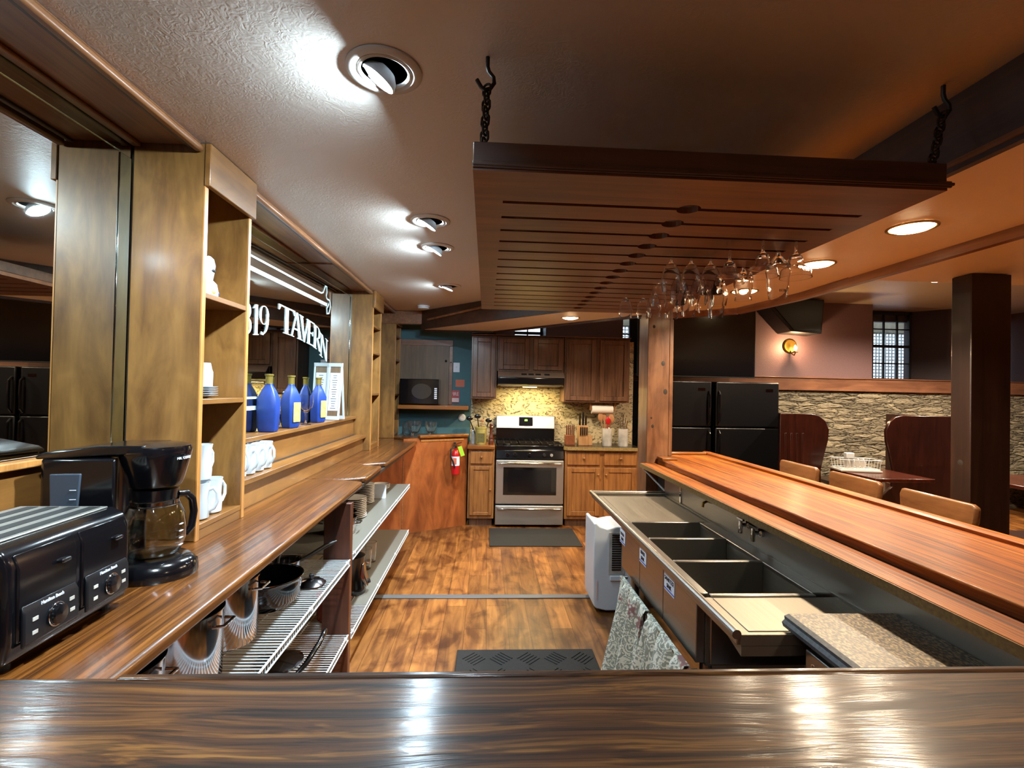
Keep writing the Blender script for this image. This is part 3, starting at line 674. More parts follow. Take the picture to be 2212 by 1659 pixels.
t = thing('fire_sign', 'red FIRE extinguisher sign on the teal wall above the shelf', 'sign', (-.375, 5.84, 1.36))
box(-.43, -.323, 5.838, 5.842, 1.375, 1.525).build('sign_board', M['redsign'], t, world=True)
MB().box(-.424, -.329, 5.836, 5.838, 1.385, 1.43).build('lower_panel', M['pinkw'], t, world=True)
m_ = text_mesh('FIRE', .052).xf(lambda x, y, z: (x * .95 - .3765, 5.8365 - z, y * 1.15 + 1.478)); m_.build('lettering', M['pinkw'], t, world=True, smooth=False)
m_ = text_mesh('EXTINGUISHER', .014).xf(lambda x, y, z: (x * .95 - .3765, 5.8352 - z, y + 1.408)); m_.build('small_lettering', M['redsign'], t, world=True, smooth=False)
t = thing('wall_dial', 'small round white dial low on the teal wall', 'dial', (-.285, 5.845, 1.20))
MB().lathe([(.043, 0), (.043, -.012), (.034, -.018)], (-.285, 5.848, 1.20), 24, 'Y').build('dial_case', M['whitepl'], t, world=True)
MB().lathe([(.026, 0), (.026, -.004)], (-.285, 5.829, 1.20), 20, 'Y').build('dial_face', M['paper'], t, world=True)
# light conduit on the diagonal beam
P0 = Vector((-.66, 5.345, 2.29)); P1 = Vector((.50, 4.075, 2.372))
tag(MB().tube([P0, P0 + (P1 - P0) * .5, P1], .012, 8).build('pipe', M['trimw']), 'thin painted pipe running along the diagonal beam', 'pipe')
#PART3
# ---------------------------------------------------------------- kitchen run
def panel_door(par, x0, x1, z0, z1, y, mat, name='door', knob=None):
    """framed door facing -Y with its front at y"""
    w = .052 if x1 - x0 > .25 else .038
    m = MB().box(x0, x0 + w, y, y + .02, z0, z1).box(x1 - w, x1, y, y + .02, z0, z1).box(x0 + w, x1 - w, y, y + .02, z0, z0 + w).box(x0 + w, x1 - w, y, y + .02, z1 - w, z1)
    m.box(x0 + w, x1 - w, y + .010, y + .018, z0 + w, z1 - w)
    o = m.build(name, mat, par, world=True, bevel=.004)
    if knob: MB().cyl((knob[0], y, knob[1]), (knob[0], y - .012, knob[1]), .006).sphere((knob[0], y - .02, knob[1]), .014, sc=(1, .8, 1)).build('knob', mat, o, world=True)
    return o
def base_cab(x0, x1, label, cols, top):
    t = thing('base_cabinet', label, 'cabinet', ((x0 + x1) / 2, 5.6, 0))
    yf = 5.47
    box(x0, x1, yf + .02, 5.895, .09, .872).build('carcass', M['oak'], t, world=True, bevel=.003)
    box(x0 + .02, x1 - .02, yf + .07, 5.895, 0, .09).build('toe_kick', M['oakdark'], t, world=True)
    w = (x1 - x0) / cols
    for i in range(cols):
        a, b = x0 + i * w + .025, x0 + (i + 1) * w - .025
        dr = box(a, b, yf, yf + .02, .705, .845).build('drawer', M['oak'], t, world=True, bevel=.006)
        MB().cyl(((a + b) / 2, yf, .785), ((a + b) / 2, yf - .012, .785), .006).sphere(((a + b) / 2, yf - .02, .785), .016, sc=(1, .8, 1)).build('knob', M['oak'], dr, world=True)
        kx = b - .02 if (i == 0) else a + .02
        panel_door(t, a, b, .13, .675, yf, M['oak'], knob=(kx, .42 if cols == 1 else .60))
    return t
base_cab(-.19, .108, 'narrow oak base cabinet with one drawer left of the stove', 1, None)
base_cab(.905, 1.75, 'double oak base cabinet with two drawers right of the stove', 2, None)
tag(box(-.20, .108, 5.44, 5.895, .874, .912).build('worktop', M['barX'], bevel=.004), 'small butcher block worktop left of the stove', 'worktop')
t = thing('worktop', 'dark stone worktop with a brass edge right of the stove', 'worktop', (1.3, 5.6, .875))
MB().prism([(.93, 5.44), (1.765, 5.44), (1.765, 5.895), (.895, 5.895), (.895, 5.50)], .896, .914).build('slab', M['kcounter'], t, world=True)
MB().prism([(.925, 5.434), (1.77, 5.434), (1.77, 5.45), (.93, 5.45), (.90, 5.50), (.889, 5.495)], .876, .913).build('edge_band', M['kedge'], t, world=True)

# wall cabinets
def wall_cab(x0, x1, z0, z1, cols, label):
    t = thing('wall_cabinet', label, 'cabinet', ((x0 + x1) / 2, 5.7, z0))
    box(x0, x1, 5.57, 5.895, z0, z1).build('carcass', M['oakdark'], t, world=True, bevel=.003)
    w = (x1 - x0) / cols
    for i in range(cols):
        panel_door(t, x0 + i * w + .018 + (.01 if i else 0), x0 + (i + 1) * w - .018, z0 + .02, z1 - .02, 5.55, M['oakdark'])
    return t
wall_cab(-.18, .112, 1.435, 2.155, 1, 'narrow dark oak wall cabinet next to the teal wall')
wall_cab(.116, .885, 1.755, 2.155, 2, 'short dark oak wall cabinet with two doors above the range hood')
wall_cab(.892, 1.655, 1.415, 2.160, 2, 'tall dark oak wall cabinet with two doors above the knife blocks')
tag(box(-.185, 1.66, 5.53, 5.895, 2.1605, 2.17).build('cabinet_cornice', M['oakdark'], bevel=.003), 'dark cornice board lying on top of the wall cabinets', 'moulding')

t = thing('range_hood', 'black and steel range hood above the stove', 'hood', (.5, 5.7, 1.59))
MB().prism([(5.895, 1.59), (5.50, 1.59), (5.46, 1.61), (5.46, 1.68), (5.52, 1.752), (5.895, 1.752)], .122, .88, 'X').build('hood_body', M['black'], t, world=True, bevel=.004)
MB().prism([(5.458, 1.685), (5.515, 1.752), (5.511, 1.752), (5.452, 1.686)], .125, .877, 'X').build('control_strip', M['steel'], t, world=True)
for i, x in enumerate((.42, .50, .58, .68)): MB().obox((x, 5.478, 1.722), (.06, .004, .022), (radians(-41), 0, 0)).build('hood_button', M['blackmatte'], t, world=True)
box(.16, .84, 5.52, 5.86, 1.583, 1.589).build('filter_panel', M['steel'], t, world=True)
box(.42, .58, 5.60, 5.66, 1.574, 1.582).build('hood_lamp', emit('hood lamp', '#ffd878', 8.), t, world=True, bevel=.002)

# stove
t = thing('gas_stove', 'stainless steel gas stove with black cooktop', 'stove', (.505, 5.7, 0))
x0, x1 = .122, .888
box(x0 + .004, x1 - .004, 5.50, 5.88, .03, .895).build('body', M['black'], t, world=True)
d = box(x0, x1, 5.455, 5.50, .265, .755).build('oven_door', M['steel'], t, world=True, bevel=.008)
box(x0 + .085, x1 - .082, 5.451, 5.456, .365, .675).build('oven_window', M['ovenglass'], d, world=True, bevel=.002)
box(x0 + .14, x1 - .14, 5.4495, 5.4515, .40, .645).build('inner_glass', M['screen'], d, world=True)
hp = [(x0 + .03 + (x1 - x0 - .06) * k / 12, 5.425 - .016 * sin(pi * k / 12), .722) for k in range(13)]
MB().tube([(x0 + .03, 5.456, .722)] + hp + [(x1 - .03, 5.456, .722)], .013, 10).build('handle', M['chrome'], d, world=True)
d = box(x0, x1, 5.455, 5.50, .03, .245).build('drawer', M['steel'], t, world=True, bevel=.008)
hp = [(x0 + .03 + (x1 - x0 - .06) * k / 12, 5.430 - .012 * sin(pi * k / 12), .212) for k in range(13)]
MB().tube([(x0 + .03, 5.456, .212)] + hp + [(x1 - .03, 5.456, .212)], .014, 10).build('handle', M['chrome'], d, world=True)
MB().prism([(5.45, .772), (5.50, .772), (5.56, .895), (5.475, .86)], x0, x1, 'X').build('control_panel', M['black'], t, world=True, bevel=.003)
for x in (.25, .335, .50, .665, .745):
    MB().lathe([(.021, 0), (.021, -.012), (.017, -.026)], (x, 5.462, .817), 16, 'Y').obox((x, 5.435, .817), (.006, .012, .034)).build('knob', M['black'] if x < .7 else M['chrome'], t, world=True)
box(x0, x1, 5.50, 5.80, .895, .912).build('cooktop', M['black'], t, world=True, bevel=.004)
for gx in (.255, .505, .755):
    g = MB()
    for y in (5.53, 5.65, 5.77): g.box(gx - .115, gx + .115, y - .006, y + .006, .928, .94)
    for x in (-.11, -.04, .04, .11): g.box(gx + x - .006, gx + x + .006, 5.525, 5.78, .928, .94)
    for sx in (-.11, .11):
        for y in (5.53, 5.77): g.box(gx + sx - .006, gx + sx + .006, y - .006, y + .006, .912, .93)
    g.build('burner_grate', M['iron'], t, world=True, smooth=False)
for gx in (.255, .755):
    for y in (5.59, 5.71): MB().lathe([(.035, .912), (.035, .920), (.024, .927), (0, .927)], (gx, y, 0), 16).build('burner', M['blackmatte'], t, world=True)
bk = MB().box(.125, .822, 5.80, 5.88, .90, 1.085).build('rear_riser', M['black'], t, world=True)
bg = MB().prism([(5.79, 1.085), (5.88, 1.085), (5.88, 1.235), (5.819, 1.235)], .125, .825, 'X').build('backguard', M['steel'], t, world=True, bevel=.006)
MB().prism([(5.785, 1.125), (5.80, 1.125), (5.813, 1.213), (5.797, 1.213)], .405, .550, 'X').build('clock_panel', M['screen'], bg, world=True)
MB().prism([(5.791, 1.173), (5.796, 1.173), (5.799, 1.193), (5.794, 1.193)], .462, .495, 'X').build('clock_display', M['lcd'], bg, world=True)
MB().prism([(5.789, 1.118), (5.80, 1.118), (5.8145, 1.22), (5.801, 1.22)], .396, .559, 'X').build('clock_bezel', M['chrome'], bg, world=True)

# items left of the stove
t = thing('utensil_crock', 'yellow glazed crock with utensils left of the stove', 'crock', (-.055, 5.60, .912))
MB().lathe([(.062, 0), (.066, .01), (.066, .175), (.070, .18), (.070, .2), (.060, .2), (.058, .02), (0, .02)], n=28).build('jar', M['crock'], t)
MB().box(-.04, .045, -.069, -.0665, .03, .13).build('printed_picture', M['crockdark'], t)
for (x, y, a, b, ln_, mt) in ((-.03, .0, -.35, .1, .30, 'black'), (.02, .02, .25, 0, .27, 'black'), (.0, -.02, .05, .1, .26, 'copperw'), (-.01, .03, -.1, -.1, .31, 'black')):
    p1 = (x + sin(a) * ln_, y + sin(b) * ln_, cos(a) * ln_)
    o = MB().cyl((x, y, .03), p1, .005, .006, 8).sphere((p1[0], p1[1], p1[2] + .01), .032 if mt == 'black' else .02, sc=(1.2, .4, .8)).build('utensil', M[mt], t)
t = thing('pepper_mill', 'turned brown wooden pepper mill beside the yellow crock', 'mill', (.062, 5.58, .912))
MB().lathe([(.028, 0), (.030, .01), (.028, .05), (.024, .06), (.028, .068), (.026, .085), (.018, .11), (.015, .17), (.020, .19)], n=20).build('mill_body', M['brownw'], t)
MB().lathe([(.024, .19), (.026, .2), (.016, .21), (.020, .225), (.014, .24), (0, .245)], n=20).build('mill_head', M['brownw'], t)
t = thing('pepper_mill', 'pale ceramic shaker behind the yellow crock against the teal wall', 'shaker', (-.145, 5.66, .912))
MB().lathe([(.022, 0), (.024, .02), (.022, .13), (.016, .15)], n=18).build('shaker_body', M['marble'], t)
MB().lathe([(.016, .15), (.012, .17), (0, .18)], n=18).build('shaker_cap', M['chrome'], t)

# right counter items
def knife_block(x, label, mat, big):
    t = thing('knife_block', label, 'knife block', (x, 5.66, .914)); t.scale = (1.1, 1.1, 1.15)
    if big:
        MB().prism([(-.055, 0), (.055, 0), (.055, .11), (.10, .16), (.10, .21), (-.055, .21)][:0] + [(-.05, 0), (.05, 0), (.05, .20), (-.05, .20)], -.05, .06, 'Y').build('block_body', mat, t, bevel=.003)
        MB().box(.052, .10, -.04, .05, 0, .10).build('side_block', mat, t, bevel=.003)
        text_mesh('cutlery', .02).xf(lambda a, b, c: (a, -.051 - c, b + .045))
        for i in range(4): MB().box(-.038 + i * .022, -.026 + i * .022, -.068, -.052, .105, .185).build('steak_knife_handle', M['black'], t, bevel=.003)
        for i, (hx, hh) in enumerate(((-.035, .12), (.0, .13), (.034, .10), (-.03, .08), (.01, .11))):
            MB().box(hx - .009, hx + .009, -.03 + i * .012, -.012 + i * .012, .201, .20 + hh).build('knife_handle', M['black'], t, bevel=.004)
    else:
        box(-.05, .05, -.04, .05, 0, .10).build('block_body', mat, t, bevel=.003)
        for i in range(5): MB().box(-.044 + i * .019, -.032 + i * .019, -.03, -.014, .101, .20).build('knife_handle', M['brownw'], t, bevel=.003)
    return t
knife_block(.985, 'small reddish knife block with brown handles right beside the stove', M['blockred'], False)
knife_block(1.135, 'blond wooden knife block with black handled knives', M['block'], True)
t = thing('utensil_jar', 'white marble jar with wooden spoons and a red spatula', 'jar', (1.415, 5.62, .914)); t.scale = (1.08, 1.08, 1.22)
MB().lathe([(.05, 0), (.052, .005), (.052, .165), (.044, .165), (.044, .01), (0, .01)], n=24).build('jar', M['marble'], t)
for (a, b, l, mt, s) in ((-.25, .1, .27, 'copperw', .03), (.2, .1, .25, 'copperw', .034), (.02, -.1, .23, 'red', .028), (-.1, .15, .26, 'copperw', .028), (.1, -.05, .15, 'whitepl', .012)):
    MB().cyl((0, 0, .02), (sin(a) * l, sin(b) * l, cos(a) * l), .006).sphere((sin(a) * l, sin(b) * l, cos(a) * l + .01), s, sc=(1, .35, 1.4)).build('spatula' if mt == 'red' else 'spoon', M[mt], t)
t = thing('utensil_jar', 'white marble jar with thin metal utensils, farthest right on the worktop', 'jar', (1.60, 5.60, .914)); t.scale = (1.08, 1.08, 1.22)
MB().lathe([(.05, 0), (.052, .005), (.052, .165), (.044, .165), (.044, .01), (0, .01)], n=24).build('jar', M['marble'], t)
for (a, b, l) in ((-.12, .1, .26), (.0, .05, .30), (.12, .1, .27), (.16, -.1, .25), (-.03, -.1, .22)):
    MB().cyl((0, 0, .02), (sin(a) * l, sin(b) * l, cos(a) * l), .004, .006).build('utensil', M['chrome'], t)
t = thing('paper_towel_holder', 'roll of paper towel hanging on a wooden holder under the wall cabinet', 'paper towel', (1.36, 5.66, 1.30))
MB().lathe([(.018, -.125), (.052, -.125), (.052, .125), (.018, .125)], (1.36, 5.66, 1.335), 28, 'X').build('paper_roll', M['towelroll'], t, world=True)
for x in (1.215, 1.495): box(x, x + .014, 5.63, 5.70, 1.32, 1.414).build('bracket', M['oak'], t, world=True, bevel=.004)
MB().cyl((1.22, 5.66, 1.345), (1.50, 5.66, 1.345), .009).build('rod', M['oak'], t, world=True)

# microwave
t = thing('microwave', 'black microwave oven on the wooden shelf', 'microwave', (-.76, 5.69, 1.348))
box(-.985, -.545, 5.57, 5.82, 1.356, 1.645).build('casing', M['black'], t, world=True, bevel=.008)
box(-.90, -.548, 5.562, 5.572, 1.366, 1.64).build('door', M['black'], t, world=True, bevel=.003)
MB().lathe([(.13, 0), (.13, -.006)], (-.735, 5.5618, 1.505), 30, 'Y').xf(lambda x, y, z: (x, y, 1.505 + (z - 1.505) * .80)).build('window_ring', M['screen'], t, world=True)
MB().lathe([(.112, 0), (.112, -.004)], (-.735, 5.556, 1.505), 30, 'Y').xf(lambda x, y, z: (x, y, 1.505 + (z - 1.505) * .78)).build('window', plain('microwave window', '#3a352f', .2, coat=.4), t, world=True)
for i in range(6):
    MB().box(-.592, -.562, 5.558, 5.562, 1.42 + i * .022, 1.436 + i * .022).build('button', M['paper'], t, world=True)
MB().box(-.60, -.56, 5.557, 5.562, 1.56, 1.59).build('display', M['screen'], t, world=True)
for x in (-.96, -.57): MB().cyl((x, 5.62, 1.348), (x, 5.62, 1.357), .012).build('foot', M['blackmatte'], t, world=True)

# fire extinguisher hanging on the panel rail
t = thing('fire_extinguisher', 'red fire extinguisher with a lime tag hanging on the plywood panel', 'fire extinguisher', (-.325, 5.385, .60))
MB().lathe([(.040, .60), (.044, .605), (.044, .81), (.040, .84), (.024, .865), (.016, .87), (.016, .885)], (-.325, 5.385, 0), 24).build('cylinder', M['red'], t, world=True)
MB().lathe([(.0452, .70), (.0452, .80)], (-.325, 5.385, 0), 24).build('label', M['paper'], t, world=True)
MB().box(-.35, -.31, 5.338, 5.341, .715, .785).build('printed_label', M['salmon'], t, world=True)
MB().cyl((-.325, 5.385, .885), (-.325, 5.385, .925), .014).obox((-.30, 5.37, .94), (.085, .014, .012), (0, -.35, 0)).obox((-.305, 5.37, .918), (.07, .014, .008), (0, .1, 0)).build('valve_handle', M['chrome'], t, world=True)
MB().tube([(-.335, 5.37, .90), (-.375, 5.35, .88), (-.375, 5.335, .80), (-.345, 5.335, .74), (-.33, 5.335, .68)], .009, 8).build('hose', M['blackmatte'], t, world=True)
MB().obox((-.262, 5.35, .86), (.045, .002, .11), (0, -.35, 0)).build('tag', M['lime'], t, world=True)
box(-.35, -.33, 5.43, 5.47, .90, .945).build('wall_hook', M['blackmatte'], t, world=True)

# ---------------------------------------------------------------- floor mats
t = tag(MB().prism([(.06, 4.79), (.985, 4.79), (.985, 5.40), (.06, 5.40)], .0005, .010).build('floor_mat', M['matgrey'], bevel=.004), 'charcoal floor mat in front of the stove', 'mat')
t = thing('floor_mat', 'black ribbed rubber mat beside the hanging towels in the foreground', 'mat', (.33, 2.4, 0))
MB().prism([(-.14, 1.9), (.66, 1.9), (.66, 2.88), (-.14, 2.88)], .0005, .013).build('mat_base', M['mat'], t, world=True, bevel=.005)
rb = MB()
for i in range(5):
    for j in range(6):
        cx, cy = -.04 + i * .155, 1.98 + j * .16
        for k in range(5):
            o = (k - 2) * .022; s = 1 if (i + j) % 2 else -1
            rb.obox((cx + o * .7, cy - o * .7 * s, .0145), (.09, .006, .004), (0, 0, s * pi / 4))
rb.build('ribs', M['mat'], t, world=True, smooth=False)

# ---------------------------------------------------------------- bars
t = thing('bar_counter', 'orange varnished bar counter with a raised rail along the sink', 'bar', (1.5, 2.3, 0))
MB().prism([(1.235, .819), (1.70, .819), (1.70, 3.70), (1.345, 3.70), (1.345, 3.445), (1.235, 3.445)], 1.03, 1.07).build('bar_top', M['bar'], t, world=True, bevel=.006)
MB().prism([(1.665, 1.071), (1.70, 1.071), (1.70, 1.086), (1.72, 1.092), (1.76, 1.088), (1.785, 1.07), (1.785, 1.035), (1.755, 1.02), (1.70, 1.03), (1.70, 1.068), (1.665, 1.068)][::-1], .819, 3.74, 'Y').build('arm_rail', M['bar'], t, world=True, bevel=.004)
MB().box(1.345, 1.70, 3.66, 3.72, 1.071, 1.088).build('end_rail', M['barX'], t, world=True, bevel=.005)
MB().box(1.115, 1.234, .819, 3.445, 1.012, 1.036).build('inner_ledge', M['bar'], t, world=True, bevel=.003)
MB().box(1.112, 1.1148, .819, 3.445, 1.006, 1.034).build('ledge_lip', M['kedge'], t, world=True)
box(1.36, 1.45, .86, 3.70, 0, 1.029).build('bar_front', M['booth'], t, world=True)
MB().box(1.24, 1.27, .86, 3.44, .06, 1.0115).build('inner_face', M['blackmatte'], t, world=True)
MB().box(1.27, 1.36, .86, 3.44, .90, 1.0115).build('bearer', M['darkw'], t, world=True)
box(1.235, 1.345, 3.34, 3.444, 1.071, 1.086).build('end_block', M['barX'], t, world=True, bevel=.003)

t = thing('foreground_bar', 'glossy dark varnished bar top across the bottom foreground', 'bar', (.3, .5, 0))
MB().prism([(-1.287, .30), (1.83, .30), (1.83, .806), (-1.287, .812)], 1.03, 1.07).build('bar_top', M['counterX'], t, world=True, bevel=.004)
MB().box(-.575, 1.80, .800, .816, 1.055, 1.0735).build('back_nosing', M['counterX'], t, world=True, bevel=.005)
box(-1.25, 1.75, .55, .60, 0, 1.029).build('bar_front', M['panel'], t, world=True)

# big pine post standing on the bar end
t = thing('wood_post', 'knotty pine post standing at the far end of the bar', 'post', (1.22, 3.45, 0))
box(1.158, 1.342, 3.45, 3.655, .0, 2.208).build('post_core', M['knotty'], t, world=True, bevel=.004)
box(1.318, 1.3425, 3.446, 3.4495, 1.09, 2.206).build('post_edge_strip', M['knotty'], t, world=True)
for (x, z, s) in ((1.20, 2.02, .9), (1.27, 1.755, 1.3), (1.29, 1.55, 1.4), (1.20, 1.30, .9), (1.19, 1.36, .6)):
    MB().lathe([(.011 * s, 0), (0, -.0012)], (x, 3.4498, z), 12, 'Y').xf(lambda a, b, c: (a, b, z + (c - z) * 1.3)).build('wood_knot', M['notch'], t, world=True)
t = tag(MB().tube([(1.125, 3.43, 1.005), (1.16, 3.32, .95), (1.20, 3.16, .885)], .006, 6).build('cable', M['wire']), 'thin white cable hanging under the bar end behind the sink', 'cable')

# dark post in the dining room
t = thing('dark_post', 'dark stained square timber post standing in the dining room', 'post', (2.62, 2.6, 0))
box(2.552, 2.764, 2.436, 2.548, 0, 2.208).build('post_box', M['darkwZ'], t, world=True, bevel=.005)
box(2.548, 2.768, 2.430, 2.4355, 0, 2.206).build('face_board', M['darkwZ'], t, world=True, bevel=.002)
MB().lathe([(.016, 0), (0, -.0012)], (2.552, 2.49, 1.20), 12, 'X').build('wood_knot', M['notch'], t, world=True)

# ---------------------------------------------------------------- sink
t = thing('triple_sink', 'stainless steel three compartment sink with two drainboards', 'sink', (.92, 2.2, .65))
SX0, SX1 = .69, 1.17
YB = [(1.575, 1.865), (1.885, 2.155), (2.175, 2.435)]
rm = MB().tube([(.688, 1.285, .893), (.688, 3.115, .893)], .013, 14)
rm.tube([(.688, 3.115, .893), (1.17, 3.115, .893)], .009, 10)
rm.build('rolled_rim', M['steelY'], t, world=True)
dk = MB()
dk.box(.69, .715, 1.29, 3.11, .862, .885)
for a, b in YB:
    pass
dk.box(.715, .745, 1.575, 2.435, .868, .884).box(1.10, SX1, 1.575, 2.435, .868, .884)
dk.box(.745, 1.10, 1.865, 1.885, .66, .886).box(.745, 1.10, 2.155, 2.175, .66, .886)
dk.box(.745, 1.10, 1.555, 1.575, .66, .884).box(.745, 1.10, 2.435, 2.452, .66, .884)
dk.build('deck', M['steelY'], t, world=True, bevel=.003)
for a, b in YB:
    w = MB()
    w.box(.735, .745, a, b, .655, .868).box(1.10, 1.11, a, b, .655, .868).box(.735, 1.11, a - .004, b + .004, .648, .656)
    o = w.build('basin', M['steeldull'], t, world=True)
    MB().lathe([(.045, .6565), (.045, .658), (.03, .659), (0, .6575)], ((.745 + 1.10) / 2, (a + b) / 2, 0), 20).build('drain', M['chrome'], o, world=True)
# drainboards
db = MB().box(.715, SX1, 1.30, 1.556, .868, .878)
db.prism([(.70, 1.285), (SX1, 1.285), (SX1, 1.30), (.70, 1.30)], .862, .892)
db.box(.745, 1.15, 1.33, 1.545, .878, .8805)
db.build('near_drainboard', M['steeldull'], t, world=True, bevel=.003)
db = MB().box(.715, SX1, 2.45, 3.10, .866, .876).prism([(.70, 3.09), (SX1, 3.09), (SX1, 3.115), (.70, 3.115)], .866, .892).box(.75, 1.14, 2.47, 3.05, .876, .878)
db.build('far_drainboard', M['steeldull'], t, world=True, bevel=.003)
MB().prism([(.70, 1.284), (.84, 1.284), (1.1, 1.30), (1.1, 1.40), (.72, 1.40)], .835, .862).build('drainboard_underlip', M['steeldull'], t, world=True)
MB().box(1.17, 1.178, .83, 3.115, .86, 1.004).box(1.163, 1.17, .83, 3.115, .872, .886).build('backsplash', M['steelY'], t, world=True)
MB().box(1.165, 1.2, 2.84, 2.86, .88, 1.0).build('splash_joint', M['chrome'], t, world=True)
fr = MB().box(.705, .735, 1.575, 1.872, .655, .862).box(.705, .735, 1.878, 2.162, .655, .862).box(.705, .735, 2.168, 2.45, .655, .862)
fr.build('front_apron', M['steelY'], t, world=True, bevel=.003)
MB().box(.735, 1.12, 1.566, 1.572, .652, .86).build('end_apron', M['steeldull'], t, world=True)
for x in (.76, 1.13):
    for y in (1.62, 2.40): MB().cyl((x, y, 0), (x, y, .648), .02).build('leg', M['steelY'], t, world=True)
def tap(y, z, label):
    f = thing('tap', label, 'tap', (1.16, y, z))
    MB().lathe([(.018, 0), (.018, -.012), (.010, -.018)], (1.169, y, z), 14, 'X').build('flange', M['chrome'], f, world=True)
    MB().cyl((1.165, y, z), (1.125, y, z), .008).cyl((1.128, y, z + .02), (1.128, y, z - .035), .008, .01).build('spout', M['chrome'], f, world=True)
    MB().obox((1.128, y, z + .026), (.010, .05, .008)).build('handle', M['chrome'], f, world=True)
    return f
tap(2.09, .968, 'farther chrome wall tap of the pair on the sink backsplash')
tap(1.99, .962, 'nearer chrome wall tap of the pair on the sink backsplash')
t = tag(MB().tube([(1.168, 2.44, .985), (1.14, 2.44, .992), (1.12, 2.44, .982), (1.116, 2.44, .962)], .007, 10).build('spout', M['brass']), 'small bent brass spout at the far end of the backsplash', 'spout')
# labels on the sink front
for i, (y, z, w, lb) in enumerate(((2.44, .808, .09, 'white instruction label on the sink front, farthest of the three'), (2.12, .819, .09, 'torn white label in the middle of the sink front'), (1.81, .82, .10, 'white label on the sink front, nearest and largest'))):
    s = thing('sink_label', lb, 'label', (.702, y, z - .04))
    box(.7035, .7045, y - w / 2, y + w / 2, z - .035, z + .035).build('paper', M['paper'], s, world=True)
    box(.703, .7034, y - w / 2, y + w / 2, z - .030, z - .024).build('blue_line', plain('blue ink', '#4a62b5', .6), s, world=True)
    for j, tx in enumerate((('WASH', 'SINK'), ('RINSE', 'SINK'), ('SANITIZE', 'SINK'))[i]):
        text_mesh(tx, .022).xf(lambda a, b, c: (.703 - c, y - a, z + .012 - .024 * j + b)).build('print', M['blackmatte'], s, world=True, smooth=False)

# towels on a rod
t = thing('towel_rod', 'steel rod under the sink front carrying patterned towels', 'rod', (.67, 1.9, .60))
MB().tube([(.704, 1.56, .64), (.672, 1.56, .64), (.672, 2.34, .64), (.704, 2.34, .64)], .006, 8).build('rod', M['chrome'], t, world=True)
def towel(y0, y1, zb, label, ph, spread):
    n, m = 60, 22; v = []; f = []
    for side in (0, 1):
        for j in range(m + 1):
            q = j / m
            for i in range(n + 1):
                u = i / n
                y = y0 + (y1 - y0) * (u if True else 0) + spread * (u - .35) * q
                fold = (sin(u * 34 + ph) * .7 + sin(u * 61 + ph * 2) * .25 + sin(u * 17 + ph) * .8) * (.010 + .050 * q)
                z = .652 - q * (.652 - zb) - .02 * sin(u * 9 + ph) * q
                if side == 0: x = .672 - .014 - .05 * q + fold * 1.1 - .0
                else: x = .672 + .010 + fold * .3; z = max(z, .40)
                if j == 0: x = .672 + (-.009 if side == 0 else .009)
                v.append((x, y, z))
    def idx(s, j, i): return s * (m + 1) * (n + 1) + j * (n + 1) + i
    for s in (0, 1):
        for j in range(m):
            for i in range(n): f.append((idx(s, j, i), idx(s, j, i + 1), idx(s, j + 1, i + 1), idx(s, j + 1, i)))
    for i in range(n): f.append((idx(0, 0, i), idx(0, 0, i + 1), idx(1, 0, i + 1), idx(1, 0, i)))
    mb = MB(); mb.v = v; mb.f = f
    o = mb.build('hanging_towel', M['towel'], smooth=True)
    so = o.modifiers.new('thick', 'SOLIDIFY'); so.thickness = .003
    return tag(o, label, 'towel')
towel(2.335, 1.96, .13, 'patterned towel hanging under the sink, farther one beside the white air conditioner', .4, -.10)
towel(1.935, 1.565, .22, 'patterned towel hanging under the sink, nearer one with wide folds', 2.1, -.05)

# speckled counter and appliance at the near end
t = thing('speckled_counter', 'speckled brown laminate countertop at the near end of the sink', 'counter', (.98, 1.06, .89))
box(.858, 1.168, .83, 1.326, .896, .930).build('top_slab', M['granite'], t, world=True)
MB().prism([(.845, .925), (.858, .930), (.858, .896), (.842, .896), (.838, .908), (.846, .916)], .83, 1.326, 'Y').build('moulded_edge', M['graniteedge'], t, world=True)
MB().box(.86, 1.15, .83, 1.27, .888, .8955).build('substrate', M['blackmatte'], t, world=True)
t = thing('undercounter_fridge', 'undercounter appliance with steel door below the speckled countertop', 'fridge', (1.0, 1.05, 0))
box(.885, 1.15, .83, 1.262, .02, .885).build('cabinet', M['blackmatte'], t, world=True)
d = box(.862, .884, .832, 1.26, .05, .868).build('door', M['steelY'], t, world=True, bevel=.004)
text_mesh('G', .022).xf(lambda a, b, c: (.8615 - c, 1.228 - a, .835 + b)).build('logo', M['chrome'], d, world=True, smooth=False)
MB().tube([(.862, 1.215, .80), (.84, 1.20, .79), (.832, 1.15, .785), (.832, .95, .785), (.862, .90, .80)], .014, 8).build('handle', M['chrome'], d, world=True)
# cleaning bottles under the sink
for i, (x, y, h, mt, lb) in enumerate(((.84, 1.42, .60, 'marble', 'pale spray bottle standing under the sink, left one'), (.98, 1.44, .58, 'whitepl', 'pale spray bottle standing under the sink, right one'))):
    s = thing('spray_bottle', lb, 'bottle', (x, y, 0))
    MB().lathe([(.045, 0), (.048, .01), (.048, h * .72), (.02, h * .86), (.016, h * .9)], n=20).build('bottle', M[mt], s)
    MB().obox((-.01, 0, h * .94), (.06, .02, .035)).build('sprayer', M['whitepl'], s, bevel=.004)

